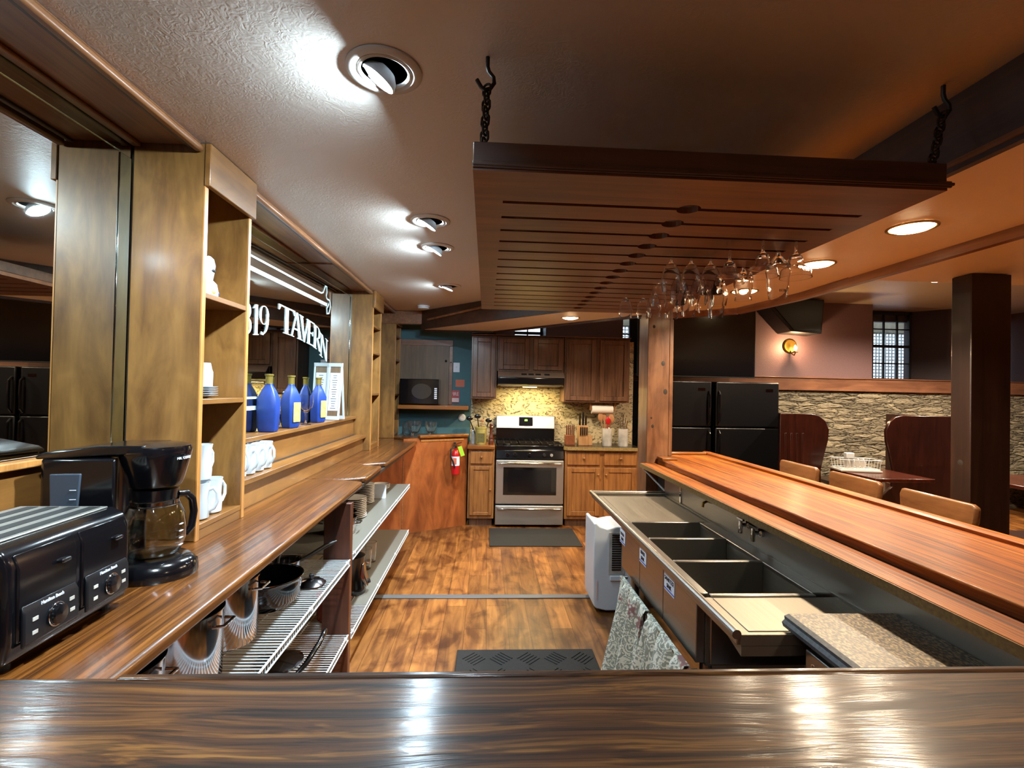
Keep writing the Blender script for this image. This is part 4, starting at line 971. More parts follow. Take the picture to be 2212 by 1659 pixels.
# portable air conditioner
t = thing('portable_air_conditioner', 'white portable air conditioner standing between sink and kitchen', 'air conditioner', (.94, 3.5, 0))
body = [(.775, .05), (.79, .035), (.86, .018), (1.08, .018), (1.10, .04), (1.10, .57), (1.08, .60), (.93, .60), (.86, .585), (.81, .60), (.785, .625), (.770, .62), (.768, .30), (.772, .10)]
MB().prism(body, 3.36, 3.66, 'Y').build('casing', M['whitepl'], t, world=True, bevel=.012, seg=3)
gr = MB()
for i in range(16): gr.box(.895, .96, 3.352, 3.360, .30 + i * .016, .3085 + i * .016)
MB().box(.875, .985, 3.356, 3.362, .27, .56).build('grille_plate', M['marble'], t, world=True)
gr.build('grille', M['blackmatte'], t, world=True, smooth=False)
MB().obox((.93, 3.355, .245), (.09, .012, .035)).build('hand_grip', M['whitepl'], t, world=True, bevel=.004)
box(.790, .800, 3.357, 3.361, .10, .23).build('sticker', M['pinkw'], t, world=True)
for x in (.83, 1.05):
    for y in (3.40, 3.62): MB().lathe([(.018, -.008), (.018, .008)], (x, y, .0185), 14, 'X').build('caster', M['blackmatte'], t, world=True)

# ---------------------------------------------------------------- glass rack
t = thing('hanging_glass_rack', 'large slotted wooden glass rack hanging on chains over the bar', 'rack', (.57, 2.2, 2.075))
RX0, RX1, RY0, RY1 = -.045, 1.178, 1.19, 3.25
SY = [1.385 + i * .1225 for i in range(15)]
def notch_edge(y, sgn):
    """edge polyline of a board along slot y; sgn=+1: board lies beyond the slot"""
    xc, r, hw = .578, .034, .0095
    pts = [(.035, y + sgn * hw)]
    a0 = math.asin(hw / r)
    for k in range(9):
        a = pi - a0 - (pi - 2 * a0) * k / 8
        pts.append((xc + r * cos(a), y + sgn * r * sin(a)))
    pts.append((1.10, y + sgn * hw)); return pts
zb0, zb1 = 2.078, 2.097
bd = MB()
bd.prism([(RX0, RY0), (RX1, RY0), (RX1, SY[0] - .0095), (1.10, SY[0] - .0095)] + notch_edge(SY[0], -1)[::-1][1:] + [(RX0, SY[0] - .0095)], zb0, zb1)
for i in range(len(SY) - 1):
    a = notch_edge(SY[i], 1); b = notch_edge(SY[i + 1], -1)
    bd.prism(a + b[::-1], zb0, zb1)
bd.prism([(RX0, SY[-1] + .0095)] + notch_edge(SY[-1], 1) + [(RX1, SY[-1] + .0095), (RX1, RY1), (RX0, RY1)], zb0, zb1)
bd.box(RX0, .035, SY[0] - .0095, SY[-1] + .0095, zb0, zb1).box(1.10, RX1, SY[0] - .0095, SY[-1] + .0095, zb0, zb1)
bd.build('slotted_board', M['rack'], t, world=True, smooth=False)
fm = MB().box(RX0, RX1, RY0, RY0 + .035, 2.0972, 2.15).box(RX0, RX1, RY1 - .035, RY1, 2.0972, 2.15).box(RX0, RX0 + .035, RY0 + .035, RY1 - .035, 2.0972, 2.15).box(RX1 - .035, RX1, RY0 + .035, RY1 - .035, 2.0972, 2.15)
fm.build('rack_frame', M['darkwX'], t, world=True, bevel=.003)
MB().box(RX0 - .001, RX1 + .008, RY0 - .006, RY0, 2.084, 2.101).box(RX0 - .001, RX1 + .012, RY0 - .010, RY0, 2.088, 2.096).build('front_moulding', M['darkwX'], t, world=True, bevel=.002)
# hooks and chains
def hook_chain(x, y, x2, y2, label, zt=2.15):
    h = thing('hanging_chain', label, 'chain', (x, y, zt))
    MB().tube([(x, y, 2.40), (x, y, 2.375), (x + .004, y, 2.362), (x + .016, y, 2.348), (x + .018, y, 2.333), (x + .008, y, 2.318), (x - .006, y, 2.314), (x - .016, y, 2.322), (x - .027, y, 2.340)], .0055, 8).build('ceiling_hook', M['iron'], h, world=True)
    p0 = Vector((x, y, 2.324)); p1 = Vector((x2, y2, zt + .0)); n = 8
    for i in range(n):
        c = p0 + (p1 - p0) * ((i + .5) / n); R = Matrix.Rotation(i * pi / 2 + .3, 3, 'Z'); L_ = (p1 - p0).length / n
        tilt = (p1 - p0).normalized().to_track_quat('Z', 'Y').to_matrix()
        pts = []
        for k in range(14):
            a = 2 * pi * k / 14
            q = Vector((cos(a) * .0105, 0, sin(a) * .0105 + (L_ * .5 if sin(a) > 0 else -L_ * .5) * .6))
            pts.append(c + tilt @ (R @ q))
        MB().tube(pts, .0034, 6, closed=True).build('chain_link', M['iron'], h, world=True)
    return h
hook_chain(-.015, 1.25, -.02, 1.225, 'iron hook and chain holding the left front corner of the glass rack')
hook_chain(1.235, 1.262, 1.158, 1.215, 'iron hook and chain holding the right front corner of the glass rack')
hook_chain(-.02, 3.18, -.02, 3.23, 'iron hook and chain at the back left corner of the glass rack')
hook_chain(1.15, 3.15, 1.158, 3.23, 'iron hook and chain at the back right corner of the glass rack')
for (x, y) in ((0.0, 1.22), (1.09, 1.235)):
    pass

# glasses: profile hangs downwards from z=0 (foot) to the rim
def glass_proto(kind):
    w = .0022
    if kind == 'wine':   out = [(.034, 0), (.034, -.002), (.010, -.006), (.0045, -.012), (.004, -.03), (.006, -.042), (.020, -.055), (.032, -.078), (.038, -.108), (.0365, -.138), (.032, -.162)]
    if kind == 'small':  out = [(.030, 0), (.030, -.002), (.010, -.005), (.0045, -.010), (.0045, -.036), (.006, -.044), (.020, -.055), (.032, -.076), (.0365, -.104), (.035, -.130), (.031, -.152)]
    if kind == 'marg':   out = [(.034, 0), (.034, -.002), (.010, -.006), (.005, -.012), (.0045, -.055), (.008, -.066), (.020, -.076), (.024, -.092), (.028, -.108), (.046, -.120), (.050, -.134), (.051, -.150)]
    if kind == 'tulip':  out = [(.033, 0), (.033, -.002), (.012, -.006), (.006, -.012), (.007, -.030), (.016, -.045), (.030, -.062), (.037, -.085), (.036, -.110), (.030, -.135), (.034, -.160)]
    if kind == 'pint':   out = [(.032, 0), (.032, -.003), (.010, -.008), (.006, -.02), (.008, -.034), (.018, -.048), (.038, -.078), (.042, -.10), (.037, -.125), (.037, -.150), (.031, -.198)]
    inn = [(max(r - w, 0), h) for r, h in out[::-1] if h <= out[5][1] - .006]
    bot = inn[-1]; inn += [(bot[0] * .4, bot[1] + .004), (0, bot[1] + .005)]
    m = MB().lathe([(0, .0005)] + out + inn, n=28)
    return m
protos = {}
def hang(kind, x, row, label, dz=0):
    y = SY[row]
    if kind in protos:
        o = protos[kind].copy(); COL.objects.link(o)
    else:
        o = glass_proto(kind).build('stem_glass' if kind not in ('marg',) else 'margarita_glass', M['glass'], org=(0, 0, 0), smooth=True); protos[kind] = o
    o.location = (x, y, 2.0992); o.rotation_euler = (0, 0, random.random() * 6)
    return tag(o, label, 'glass', 'stemmed glasses hanging in the rack')
def gx(px, row):  # design-time: world x for a column of the photo at that row
    return round((px - 1051) * SY[row] / 1050 , 3)
GL = [('small', 1352, 10, 'small wine glass hanging at the far left end of the group'),
      ('small', 1391, 10, 'small wine glass hanging second from the left in the farthest row'),
      ('wine', 1415, 9, 'round wine glass hanging just left of the pine post'),
      ('small', 1455, 10, 'small wine glass hanging in front of the pine post'),
      ('small', 1492, 9, 'small wine glass hanging just right of the pine post'),
      ('small', 1531, 8, 'small wine glass hanging second to the right of the pine post'),
      ('wine', 1452, 4, 'large wine glass hanging leftmost in the middle row'),
      ('wine', 1497, 4, 'large wine glass hanging second from left in the middle row'),
      ('wine', 1541, 4, 'large wine glass hanging third from left in the middle row'),
      ('marg', 1584, 3, 'wide margarita glass hanging farthest left of the three wide ones'),
      ('tulip', 1620, 5, 'tulip beer glass hanging between two wide margarita glasses'),
      ('marg', 1660, 2, 'wide margarita glass hanging in the middle of the three wide ones'),
      ('marg', 1736, 2, 'wide margarita glass hanging nearest the soffit light at the right rack edge'),
      ('pint', 1697, 3, 'straight printed beer glass hanging lowest at the right'),
      ('pint', 1560, 7, 'printed beer glass hanging behind the wide margarita glasses'),
      ('wine', 1470, 6, 'wine glass hanging in the row behind the large wine glasses, left one'),
      ('wine', 1515, 6, 'wine glass hanging in the row behind the large wine glasses, middle one'),
      ('wine', 1560, 6, 'wine glass hanging in the row behind the large wine glasses, right one'),
      ('small', 1425, 7, 'small wine glass hanging between the pine post and the large wine glasses'),
      ('small', 1478, 8, 'small wine glass hanging low between the two groups of glasses'),
      ]
for k, px, row, lb in GL: hang(k, min(gx(px, row), 1.075), row, lb)
for px, row, tx in ((1697, 3, 'BEERS'), (1560, 7, 'DAVID')):
    x = min(gx(px, row), 1.075); y = SY[row]; z = 2.0992 - .175
    tm = text_mesh(tx, .012)
    def wrap(a, b, c):
        an = -a / .036; r = .0360 + (z - (z + b)) * 0 + c
        return (x + sin(-an) * r, y - cos(an) * r, z + b)
    o = tm.xf(wrap).build('printed_logo', M['blackmatte'], smooth=False)
    host = [g for g in bpy.data.objects if g.get('label') in ('straight printed beer glass hanging lowest at the right', 'printed beer glass hanging behind the wide margarita glasses') and abs(g.location.y - y) < .01][0]
    host.rotation_euler = (0, 0, 0)
    wl = Vector(o.location); o.parent = host; o.location = wl - host.location
#PART4
# ---------------------------------------------------------------- toaster
M['fascia'] = plain('toaster fascia', '#101216', .35)
t = thing('toaster', 'black four slice toaster on the back counter in the left foreground', 'toaster', (-1.028, 1.122, .98), (0, 0, radians(2))); t.scale = (1, 1, 1.19)
prof = [(-.145, .015), (.130, .015), (.137, .05), (.134, .170), (.122, .195), (.095, .206), (-.11, .206), (-.137, .195), (-.147, .17)]
MB().prism(prof, -.165, .165, 'Y').build('body', M['black'], t, bevel=.010, seg=3)
MB().box(-.108, .094, -.145, .145, .206, .2095).build('top_plate', M['steel'], t, bevel=.002)
for x in (-.085, -.038, .010, .057): 
    MB().box(x, x + .026, -.135, .135, .2096, .2103).build('bread_slot', M['blackmatte'], t)
for s in (-1, 1):
    yc = s * .0775
    MB().prism([(.136, .045), (.141, .05), (.139, .165), (.128, .190), (.122, .186)], yc - .07, yc + .07, 'Y').build('front_panel', M['black'], t, bevel=.005)
    MB().prism([(.1415, .035), (.150, .040), (.148, .092), (.1405, .105)], yc - .066, yc + .066, 'Y').build('control_panel', M['fascia'], t, bevel=.003)
    k = MB().lathe([(.0185, .148), (.0185, .153), (.016, .162), (.0, .163)], (0, yc + .004, .068), 24, 'X').build('dial', M['black'], t)
    MB().tube([(.153, yc + .004 + .0195 * cos(a * pi / 12), .068 + .0195 * sin(a * pi / 12)) for a in range(24)], .0014, 6, closed=True).build('dial_ring', M['chrome'], k)
    text_mesh('Hamilton Beach', .0085).xf(lambda a, b, c: (.1465 + c, yc + a, .097 + b)).build('logo', M['paper'], t, smooth=False)
    for (dy, dz) in ((-.043, .078), (-.043, .056), (.045, .080), (.047, .060)):
        MB().box(.1488, .1502, yc + dy - .006, yc + dy + .006, dz - .003, dz + .003).build('button', M['marble'], t)
    MB().box(.120, .152, yc + .028 - .012, yc + .028 + .012, .150, .158).build('lever', M['black'], t, bevel=.003)
for x in (-.11, .10):
    for y in (-.13, .13): MB().cyl((x, y, 0), (x, y, .016), .012).build('foot', M['blackmatte'], t)

# ---------------------------------------------------------------- coffee maker (front faces +x)
t = thing('coffee_maker', 'black drip coffee maker with a glass carafe beside the shelf tower', 'coffee maker', (-1.008, 1.475, .98), (0, 0, radians(8)))
bs = []
for k in range(28):
    a = 2 * pi * k / 28; bs.append((.045 + .115 * cos(a) * (1 if cos(a) > 0 else 1.55), .098 * sin(a)))
b0 = MB(); n = len(bs)
lv = [(0.98, 0), (1.0, .008), (1.0, .022), (.93, .042), (.80, .054), (.55, .056)]
for s, z in lv: b0.v += [((x - .03) * s + .03, y * s, z) for x, y in bs]
for j in range(len(lv) - 1):
    for i in range(n): b0.f.append((j * n + i, j * n + (i + 1) % n, (j + 1) * n + (i + 1) % n, (j + 1) * n + i))
b0.f += [tuple(range(n))[::-1], tuple(range((len(lv) - 1) * n, len(lv) * n))]
b0.build('base', M['black'], t, smooth=True)
MB().prism([(-.195, -.082), (-.012, -.084), (-.040, -.050), (-.052, 0), (-.040, .050), (-.012, .084), (-.195, .082)], .03, .352).build('water_tank', M['black'], t, bevel=.010, seg=3)
MB().prism([(-.165, .15), (-.105, .15), (-.095, .31), (-.17, .31)], -.087, -.080, 'Y').build('water_gauge', M['smoke'], t, bevel=.004)
for z in (.19, .215, .24, .265): MB().box(-.120, -.105, -.0885, -.0872, z, z + .0015).build('gauge_mark', M['paper'], t)
MB().lathe([(.064, .262), (.070, .275), (.086, .345), (.090, .365), (.086, .378), (.06, .384), (0, .386)], (.045, 0, 0), 36).build('brew_head', M['black'], t)
MB().prism([(-.205, .348), (.05, .362), (.05, .384), (-.06, .384), (-.19, .366), (-.208, .356)], -.082, .082, 'Y').build('lid', M['black'], t, bevel=.012, seg=3)
text_mesh('MR. COFFEE', .010).xf(lambda a, b, c: (.045 + (.0885 + c) * cos(a / .088 - .25), (.0885 + c) * sin(a / .088 - .25), .343 + b)).build('logo', M['paper'], t, smooth=False)
MB().prism([(.116, .028), (.150, .021), (.152, .036), (.128, .048)], -.034, .034, 'Y').build('control_panel', M['black'], t, bevel=.003)
MB().obox((.138, .0, .0445), (.014, .026, .003), (0, radians(28), 0)).build('clock_display', plain('grey green display', '#8fa58c', .3), t)
for i in range(3):
    for j in (-1, 1): MB().obox((.143 - i * .007, j * .022 + i * .002, .0405 + i * .0035), (.004, .008, .003), (0, radians(28), 0)).build('button', M['marble'], t)
car = MB().lathe([(.0, .060), (.058, .060), (.066, .066), (.078, .10), (.080, .135), (.074, .175), (.060, .208), (.052, .218), (.050, .216), (.058, .206), (.072, .174), (.078, .135), (.076, .10), (.064, .068), (.056, .0625), (0, .0625)], (.045, 0, 0), 40).build('carafe', M['glasstint'], t, smooth=True)
MB().lathe([(.050, .219), (.054, .219), (.056, .235), (.060, .252), (.030, .256), (0, .256)], (.045, 0, 0), 32).build('carafe_lid', M['black'], car)
MB().lathe([(.0545, .2185), (.0595, .2185), (.0595, .207), (.062, .205), (.061, .2035), (.0545, .2185)], (.045, 0, 0), 32, caps=False).build('carafe_collar', M['chrome'], car)
hp = [(.085, .045, .225), (.098, .070, .222), (.108, .088, .20), (.111, .094, .16), (.108, .088, .115), (.098, .072, .092)]
MB().tube(hp, [.010, .011, .011, .011, .011, .008], 10).build('carafe_handle', M['black'], car)
for z in (.09, .11, .13, .15): MB().box(.045 + .0775, .045 + .0825, -.028, -.012, z, z + .0015).build('carafe_mark', M['paper'], car)

# ---------------------------------------------------------------- mugs, plates, bottles
def mug_proto():
    t = thing('coffee_mug', '', 'mug'); t.scale = (1.08, 1.08, 1.38)
    MB().lathe([(.030, 0), (.036, .004), (.038, .03), (.034, .052), (.036, .085), (.039, .098), (.0355, .098), (.032, .082), (.031, .03), (.028, .008), (0, .008)], n=28).build('mug_body', M['white'], t, smooth=True)
    MB().tube([(.033, 0, .078), (.048, 0, .082), (.060, 0, .068), (.061, 0, .045), (.050, 0, .028), (.034, 0, .022)], .0058, 8).build('handle', M['white'], t, smooth=True)
    return t
mp = mug_proto(); mp.location = (-1.068, 1.875, 1.0355); mp.rotation_euler = (0, 0, radians(20)); mp['label'] = 'white mug standing nearest the front in the lowest opening of the shelf tower'
dup(mp, (-1.075, 1.975, 1.0355), (0, 0, radians(70)), 'white mug second in the lowest opening of the shelf tower, right of the front one')
dup(mp, (-1.15, 1.91, 1.0355), (0, 0, radians(200)), 'white mug at the back of the lowest tower opening')
dup(mp, (-1.085, 1.915, 1.1735), (0, 0, radians(80)), 'white mug stacked upside on top of the others in the shelf tower')
for i in range(5):
    dup(mp, (-1.118, 2.17 + i * .088, 1.1205), (0, 0, radians(-20)), ['white mug nearest the tower in the row on the mug ledge', 'second white mug of the row on the mug ledge', 'third white mug of the row on the mug ledge', 'fourth white mug of the row on the mug ledge', 'last white mug at the far end of the row on the mug ledge'][i], 'mugs in a row on the lower ledge')
for i in range(5):
    o = tag(MB().lathe([(.035, 0), (.045, .003), (.072, .008), (.074, .0105), (.05, .006), (0, .005)], (-1.115, 1.93, 1.486 + i * .0085), 30).build('saucer', M['white'], smooth=True), ['saucer at the bottom of the stack in the shelf tower', 'second saucer from the bottom in the shelf tower', 'middle saucer of the stack in the shelf tower', 'second saucer from the top in the shelf tower', 'top saucer of the stack in the shelf tower'][i], 'saucer', 'stacked saucers in the tower')
tag(MB().lathe([(.050, 0), (.050, .055), (.046, .065), (.040, .09), (.037, .09), (.040, .06), (.044, .006), (0, .005)], (-1.10, 1.925, 1.5305), 4).build('sugar_bowl', M['white'], bevel=.004, smooth=True), 'white square ceramic dish sitting on the stacked saucers', 'dish')
t = thing('figurine', 'painted white ceramic figurine on the upper tower shelf', 'figurine', (-1.068, 1.905, 1.8705))
MB().lathe([(.034, 0), (.036, .02), (.030, .05), (.016, .065), (.020, .09), (.024, .12), (.018, .145), (.008, .155), (0, .158)], n=20).build('figurine_body', M['white'], t, smooth=True)
MB().sphere((.018, .012, .016), .017, sc=(1, 1, .8)).build('blue_flower', M['blue'], t)
MB().sphere((.024, -.012, .018), .012).build('yellow_leaf', M['crock'], t)
MB().sphere((.014, 0, .10), .012, sc=(1, 1, .6)).build('dark_mark', M['blackmatte'], t)
def small_glass(x, y, z, label):
    t = thing('decanter', label, 'decanter', (x, y, z))
    MB().lathe([(.022, 0), (.026, .004), (.026, .03), (.010, .055), (.009, .075), (.013, .08), (.011, .08), (.007, .072), (.008, .055), (.022, .03), (.022, .006), (0, .005)], n=20).build('decanter_body', M['glass'], t, smooth=True)
    MB().lathe([(.006, .081), (.011, .09), (.009, .10), (0, .105)], n=12).build('stopper', M['glass'], t, smooth=True)
small_glass(-1.06, 5.60, 1.0305, 'tiny clear decanter in the lowest opening of the farthest tower')

def blue_bottle(x, y, rz, label, face):
    t = thing('blue_bottle', label, 'bottle', (x, y, 1.2835), (0, 0, rz), 'blue ceramic bottles on the ledge')
    a = .048
    s = MB(); lv = [(.80, 0), (.92, .02), (1.0, .10), (1.0, .145), (.62, .185), (.36, .205), (.33, .215)]
    pts = [(-a, -.030), (-a * .6, -.040), (a * .6, -.040), (a, -.030), (a, .030), (a * .6, .040), (-a * .6, .040), (-a, .030)]
    for k, z in lv: s.v += [(p[0] * k, p[1] * max(k, .36), z) for p in pts]
    for j in range(len(lv) - 1):
        for i in range(8): s.f.append((j * 8 + i, j * 8 + (i + 1) % 8, (j + 1) * 8 + (i + 1) % 8, (j + 1) * 8 + i))
    s.f += [tuple(range(8))[::-1], tuple(range(len(lv) * 8 - 8, len(lv) * 8))]
    s.build('bottle_body', M['blue'], t, bevel=.004)
    MB().lathe([(.017, .212), (.017, .245), (.021, .25), (.021, .256), (0, .257)], n=20).build('cap', M['copper'], t)
    t.scale = (1.08, 1.05, 1.24)
    if face: box(-.030, .030, -.0425, -.040, .03, .125).build('paper_label', M['yellowlab'], t)
    return t
blue_bottle(-1.195, 2.74, radians(0), 'cobalt blue bottle nearest on the ledge, with no paper label', False)
blue_bottle(-1.185, 3.02, radians(75), 'cobalt blue bottle standing second on the ledge, beside the stemmed glass', True)
blue_bottle(-1.185, 3.50, radians(75), 'cobalt blue bottle with a yellow label, just before the white menu stand', True)
def goblet(x, y, label):
    o = MB().lathe([(0, .0005), (.034, 0), (.034, .003), (.008, .008), (.005, .02), (.006, .055), (.02, .065), (.040, .085), (.046, .11), (.044, .145), (.0425, .145), (.0444, .11), (.038, .087), (.018, .068), (0, .063)], (x, y, 0), 32).xf(lambda a, b, c: (a, b, 1.2835 + c * 1.36)).build('goblet', M['glass'], smooth=True)
    return tag(o, label, 'glass', 'goblets on the bottle ledge')
goblet(-1.185, 3.27, 'clear stemmed goblet between two blue bottles on the ledge')
t = thing('menu_stand', 'white A-frame menu stand on the bottle ledge', 'sign', (-1.165, 3.82, 1.2835), (0, 0, radians(-8))); t.scale = (1.0, 1.0, 1.55)
def board(sgn, nm):
    w, h = .055, .285
    tilt = radians(11) * sgn
    def X(x, y, z): return (x, y * 1.0 + sgn * .050 - sin(tilt) * z, z * cos(tilt) + .002)
    f = MB().box(-w, -w + .014, -.004, .004, 0, h).box(w - .014, w, -.004, .004, 0, h).box(-w + .014, w - .014, -.004, .004, 0, .018).box(-w + .014, w - .014, -.004, .004, h - .018, h)
    o = f.xf(X).build(nm, M['white'], t, smooth=False)
    MB().box(-w + .014, w - .014, -.001, .003, .018, h - .018).xf(X).build('backing', M['doorw'], o, smooth=False)
    if sgn < 0:
        pg = MB().box(-w + .017, w - .017, -.0022, -.0012, .045, h - .05).xf(X).build('menu_page', M['paper'], o, smooth=False)
        l = MB()
        for i in range(15):
            ww = .022 - .009 * ((i * 7) % 4) / 3
            l.box(-ww, ww, -.0028, -.0023, .055 + i * .0118, .058 + i * .0118)
        l.xf(X).build('printed_lines', M['smoke'], o, smooth=False)
board(-1, 'front_board'); board(1, 'rear_board')

# glass bowls on the corner shelf
def bowl(x, y, r, h, label):
    t = thing('glass_bowl', label, 'bowl', (x, y, 1.0035))
    MB().lathe([(.022, .03), (r * .55, .04), (r * .85, h * .6), (r, h), (r - .003, h), (r * .82, h * .62), (r * .5, .045), (0, .036)], n=32).build('bowl_body', M['glass'], t, smooth=True)
    f = MB()
    for k in range(3):
        a = k * 2.1; f.obox((cos(a) * r * .35, sin(a) * r * .35, .019), (.016, .016, .036), (0, 0, a))
    f.build('bowl_feet', M['glass'], t)
bowl(-.80, 5.52, .085, .17, 'footed clear glass bowl on the corner shelf, left of two')
bowl(-.625, 5.58, .075, .16, 'footed clear glass bowl on the corner shelf, right of two')
tag(MB().lathe([(.035, 0), (.05, .02), (.052, .15), (.049, .15), (.047, .02), (0, .006)], (-.90, 5.60, 1.0035), 28).build('glass_vase', M['glass'], smooth=True), 'tall clear glass vase on the corner shelf beside the farthest tower', 'vase')

# ---------------------------------------------------------------- wire shelves and their contents
def wire_shelf(y0, y1, z, label, lip=.028, sheet=False):
    t = thing('wire_shelf', label, 'shelf', (-.97, (y0 + y1) / 2, z))
    w = MB(); n = int((y1 - y0) / .019)
    for i in range(n + 1):
        y = y0 + (y1 - y0) * i / n
        w.box(-1.245, -.70, y - .0015, y + .0015, z - .003, z)
    w.build('cross_wires', M['wire'], t, world=True, smooth=False)
    e = MB().tube([(-.700, y0, z), (-.700, y1, z)], .004, 8).tube([(-.700, y0, z - lip), (-.700, y1, z - lip)], .0035, 8)
    for i in range(n + 1):
        y = y0 + (y1 - y0) * i / n; e.box(-.7015, -.6985, y - .0015, y + .0015, z - lip, z)
    e.build('front_lip', M['wire'], t, world=True, smooth=False)
    s = MB()
    for x in (-1.24, -.97): s.tube([(x, y0, z - .007), (x, y1, z - .007)], .0035, 6)
    s.build('long_wires', M['wire'], t, world=True)
    for k in range(4):
        y = y0 + .04 + (y1 - y0 - .08) * k / 3
        MB().box(-.709, -.694, y - .006, y + .006, z - .012, z + .004).build('clip', M['whitepl'], t, world=True, bevel=.002)
    if sheet:
        box(-1.24, -.705, y0 + (.35 if z < .4 else 0), y1, z + .0008, z + .0018).build('shelf_liner', M['liner'], t, world=True)
    return t
wire_shelf(.96, 2.61, .628, 'white wire shelf under the counter, upper one holding steel pots')
wire_shelf(.96, 2.61, .235, 'white wire shelf near the floor, nearer section')
wire_shelf(2.665, 4.60, .640, 'white wire shelf with stacked plates, upper one of the far section', sheet=True)
wire_shelf(2.665, 4.60, .215, 'white wire shelf near the floor, far section below the plates', sheet=True)
def stockpot(x, y, z, r, h, label, mat='potsteel', rim='chrome', name='stockpot'):
    t = thing(name, label, 'pot', (x, y, z))
    MB().lathe([(r * .96, 0), (r, .008), (r, h), (r + .004, h + .002), (r + .004, h + .005), (r - .004, h + .005), (r - .004, .01), (0, .01)], n=40).build('pot_body', M[mat], t, smooth=True)
    for s in (-1, 1):
        MB().tube([(s * (r), -.035, h - .03), (s * (r + .03), -.03, h - .028), (s * (r + .03), .03, h - .028), (s * r, .035, h - .03)], .005, 8).build('handle', M[rim], t, smooth=True)
    return t
stockpot(-.93, 1.28, .629, .115, .20, 'steel stockpot nearest the foreground bar on the wire shelf')
stockpot(-.92, 1.535, .629, .12, .215, 'steel stockpot with glossy side, second on the wire shelf')
stockpot(-.915, 1.80, .629, .105, .22, 'tall steel stockpot between the other stockpots and the black pan')
t = thing('saute_pan', 'deep black saute pan on the upper wire shelf', 'pan', (-.895, 2.09, .629))
MB().lathe([(.10, 0), (.125, .03), (.132, .095), (.135, .11), (.138, .113), (.134, .115), (.129, .11), (.12, .03), (.095, .008), (0, .008)], n=40).build('pan_body', M['black'], t, smooth=True)
MB().lathe([(.1345, .1155), (.1385, .1155), (.1385, .118), (.1345, .118), (.1345, .1155)], n=40, caps=False).build('pan_rim', M['chrome'], t, smooth=True)
MB().tube([(-.02, .13, .10), (-.04, .19, .12), (-.05, .25, .14)], .010, 10).build('pan_handle', M['blackmatte'], t)
t = thing('saucepan', 'small steel saucepan with a black handle pointing at the support panel', 'pan', (-.93, 2.37, .629))
MB().lathe([(.055, 0), (.06, .005), (.06, .08), (.064, .084), (.060, .084), (.056, .08), (.055, .006), (0, .006)], n=32).build('pan_body', M['potsteel'], t, smooth=True)
MB().tube([(.05, .03, .07), (.09, .07, .085), (.14, .13, .11), (.18, .17, .12)], [.007, .010, .011, .006], 10).build('pan_handle', M['blackmatte'], t, smooth=True)
t = thing('saucepan', 'small steel saucepan at the back of the wire shelf under the counter', 'pan', (-1.08, 2.30, .629))
MB().lathe([(.075, 0), (.08, .005), (.08, .12), (.084, .124), (.080, .124), (.076, .12), (.075, .006), (0, .006)], n=32).build('pan_body', M['potsteel'], t, smooth=True)
MB().tube([(.06, .05, .11), (.10, .10, .13), (.14, .17, .15)], .008, 10).build('pan_handle', M['chrome'], t, smooth=True)
t = thing('steel_lid', 'small shiny pot lid lying beside the black pan', 'lid', (-.785, 2.29, .6295))
MB().lathe([(.066, 0), (.064, .006), (.042, .020), (0, .028)], (0, 0, 0), 32).build('lid_dome', M['potsteel'], t, smooth=True)
MB().lathe([(.006, .027), (.012, .038), (.012, .045), (0, .047)], (0, 0, 0), 16).build('lid_knob', M['blackmatte'], t)
t = thing('frying_pan', 'black frying pan with a long hooked handle on the low wire shelf', 'pan', (-.88, 2.0, .240), (0, 0, 0))
MB().lathe([(.10, 0.012), (.13, .03), (.15, .07), (.153, .07), (.132, .026), (.10, .008), (0, .008)], n=36).build('pan_body', M['black'], t, smooth=True)
MB().tube([(.09, .12, .065), (.12, .17, .09), (.15, .25, .14), (.155, .31, .165), (.15, .34, .16)], [.009, .012, .012, .011, .007], 10).build('pan_handle', M['black'], t, smooth=True)
MB().tube([(.15 + .0, .34 + .012 * cos(a * pi / 6), .145 + .016 * sin(a * pi / 6)) for a in range(12)], .0018, 6, closed=True).build('hanging_ring', M['chrome'], t)
t = thing('frying_pan', 'smaller steel frying pan in front on the low wire shelf', 'pan', (-.84, 1.66, .236))
MB().lathe([(.09, 0), (.11, .02), (.12, .05), (.123, .05), (.112, .018), (.09, .006), (0, .006)], n=36).build('pan_body', M['potsteel'], t, smooth=True)
MB().tube([(.05, .10, .045), (.07, .16, .07), (.09, .24, .12)], [.009, .012, .008], 10).build('pan_handle', M['black'], t, smooth=True)
t = thing('steel_lid', 'steel lid lying on the low wire shelf under the pots', 'lid', (-.95, 2.36, .2365))
MB().lathe([(.11, 0), (.108, .006), (.07, .02), (0, .028)], n=32).build('lid_dome', M['potsteel'], t, smooth=True)

# plates: separate plates, stacked
def plate_stack(x, y, z, n, r, dz, what, group):
    base = None
    for i in range(n):
        if base is None:
            base = MB().lathe([(r * .55, 0), (r * .6, .002), (r * .90, dz * .62), (r, dz * .85), (r * .985, dz * 1.0), (r * .6, .0055), (0, .005)], n=30).build('plate', M['plate'], org=(0, 0, 0), smooth=True); o = base
        else:
            o = base.copy(); COL.objects.link(o)
        o.location = (x + random.uniform(-.002, .002), y + random.uniform(-.002, .002), z + i * dz)
        ordn = 'lowest' if i == 0 else ('topmost' if i == n - 1 else 'number %d from the bottom' % (i + 1))
        tag(o, '%s, %s' % (what, ordn), 'plate', group)
plate_stack(-.905, 3.42, .6423, 11, .092, .0125, 'plate of the wide stack on wire shelf', 'plates in the wide stack')
plate_stack(-.93, 3.84, .6423, 12, .075, .0125, 'small plate of the narrow stack', 'plates in the narrow stack')
plate_stack(-1.09, 3.62, .6423, 9, .085, .0125, 'plate of the rear stack', 'plates in the rear stack')
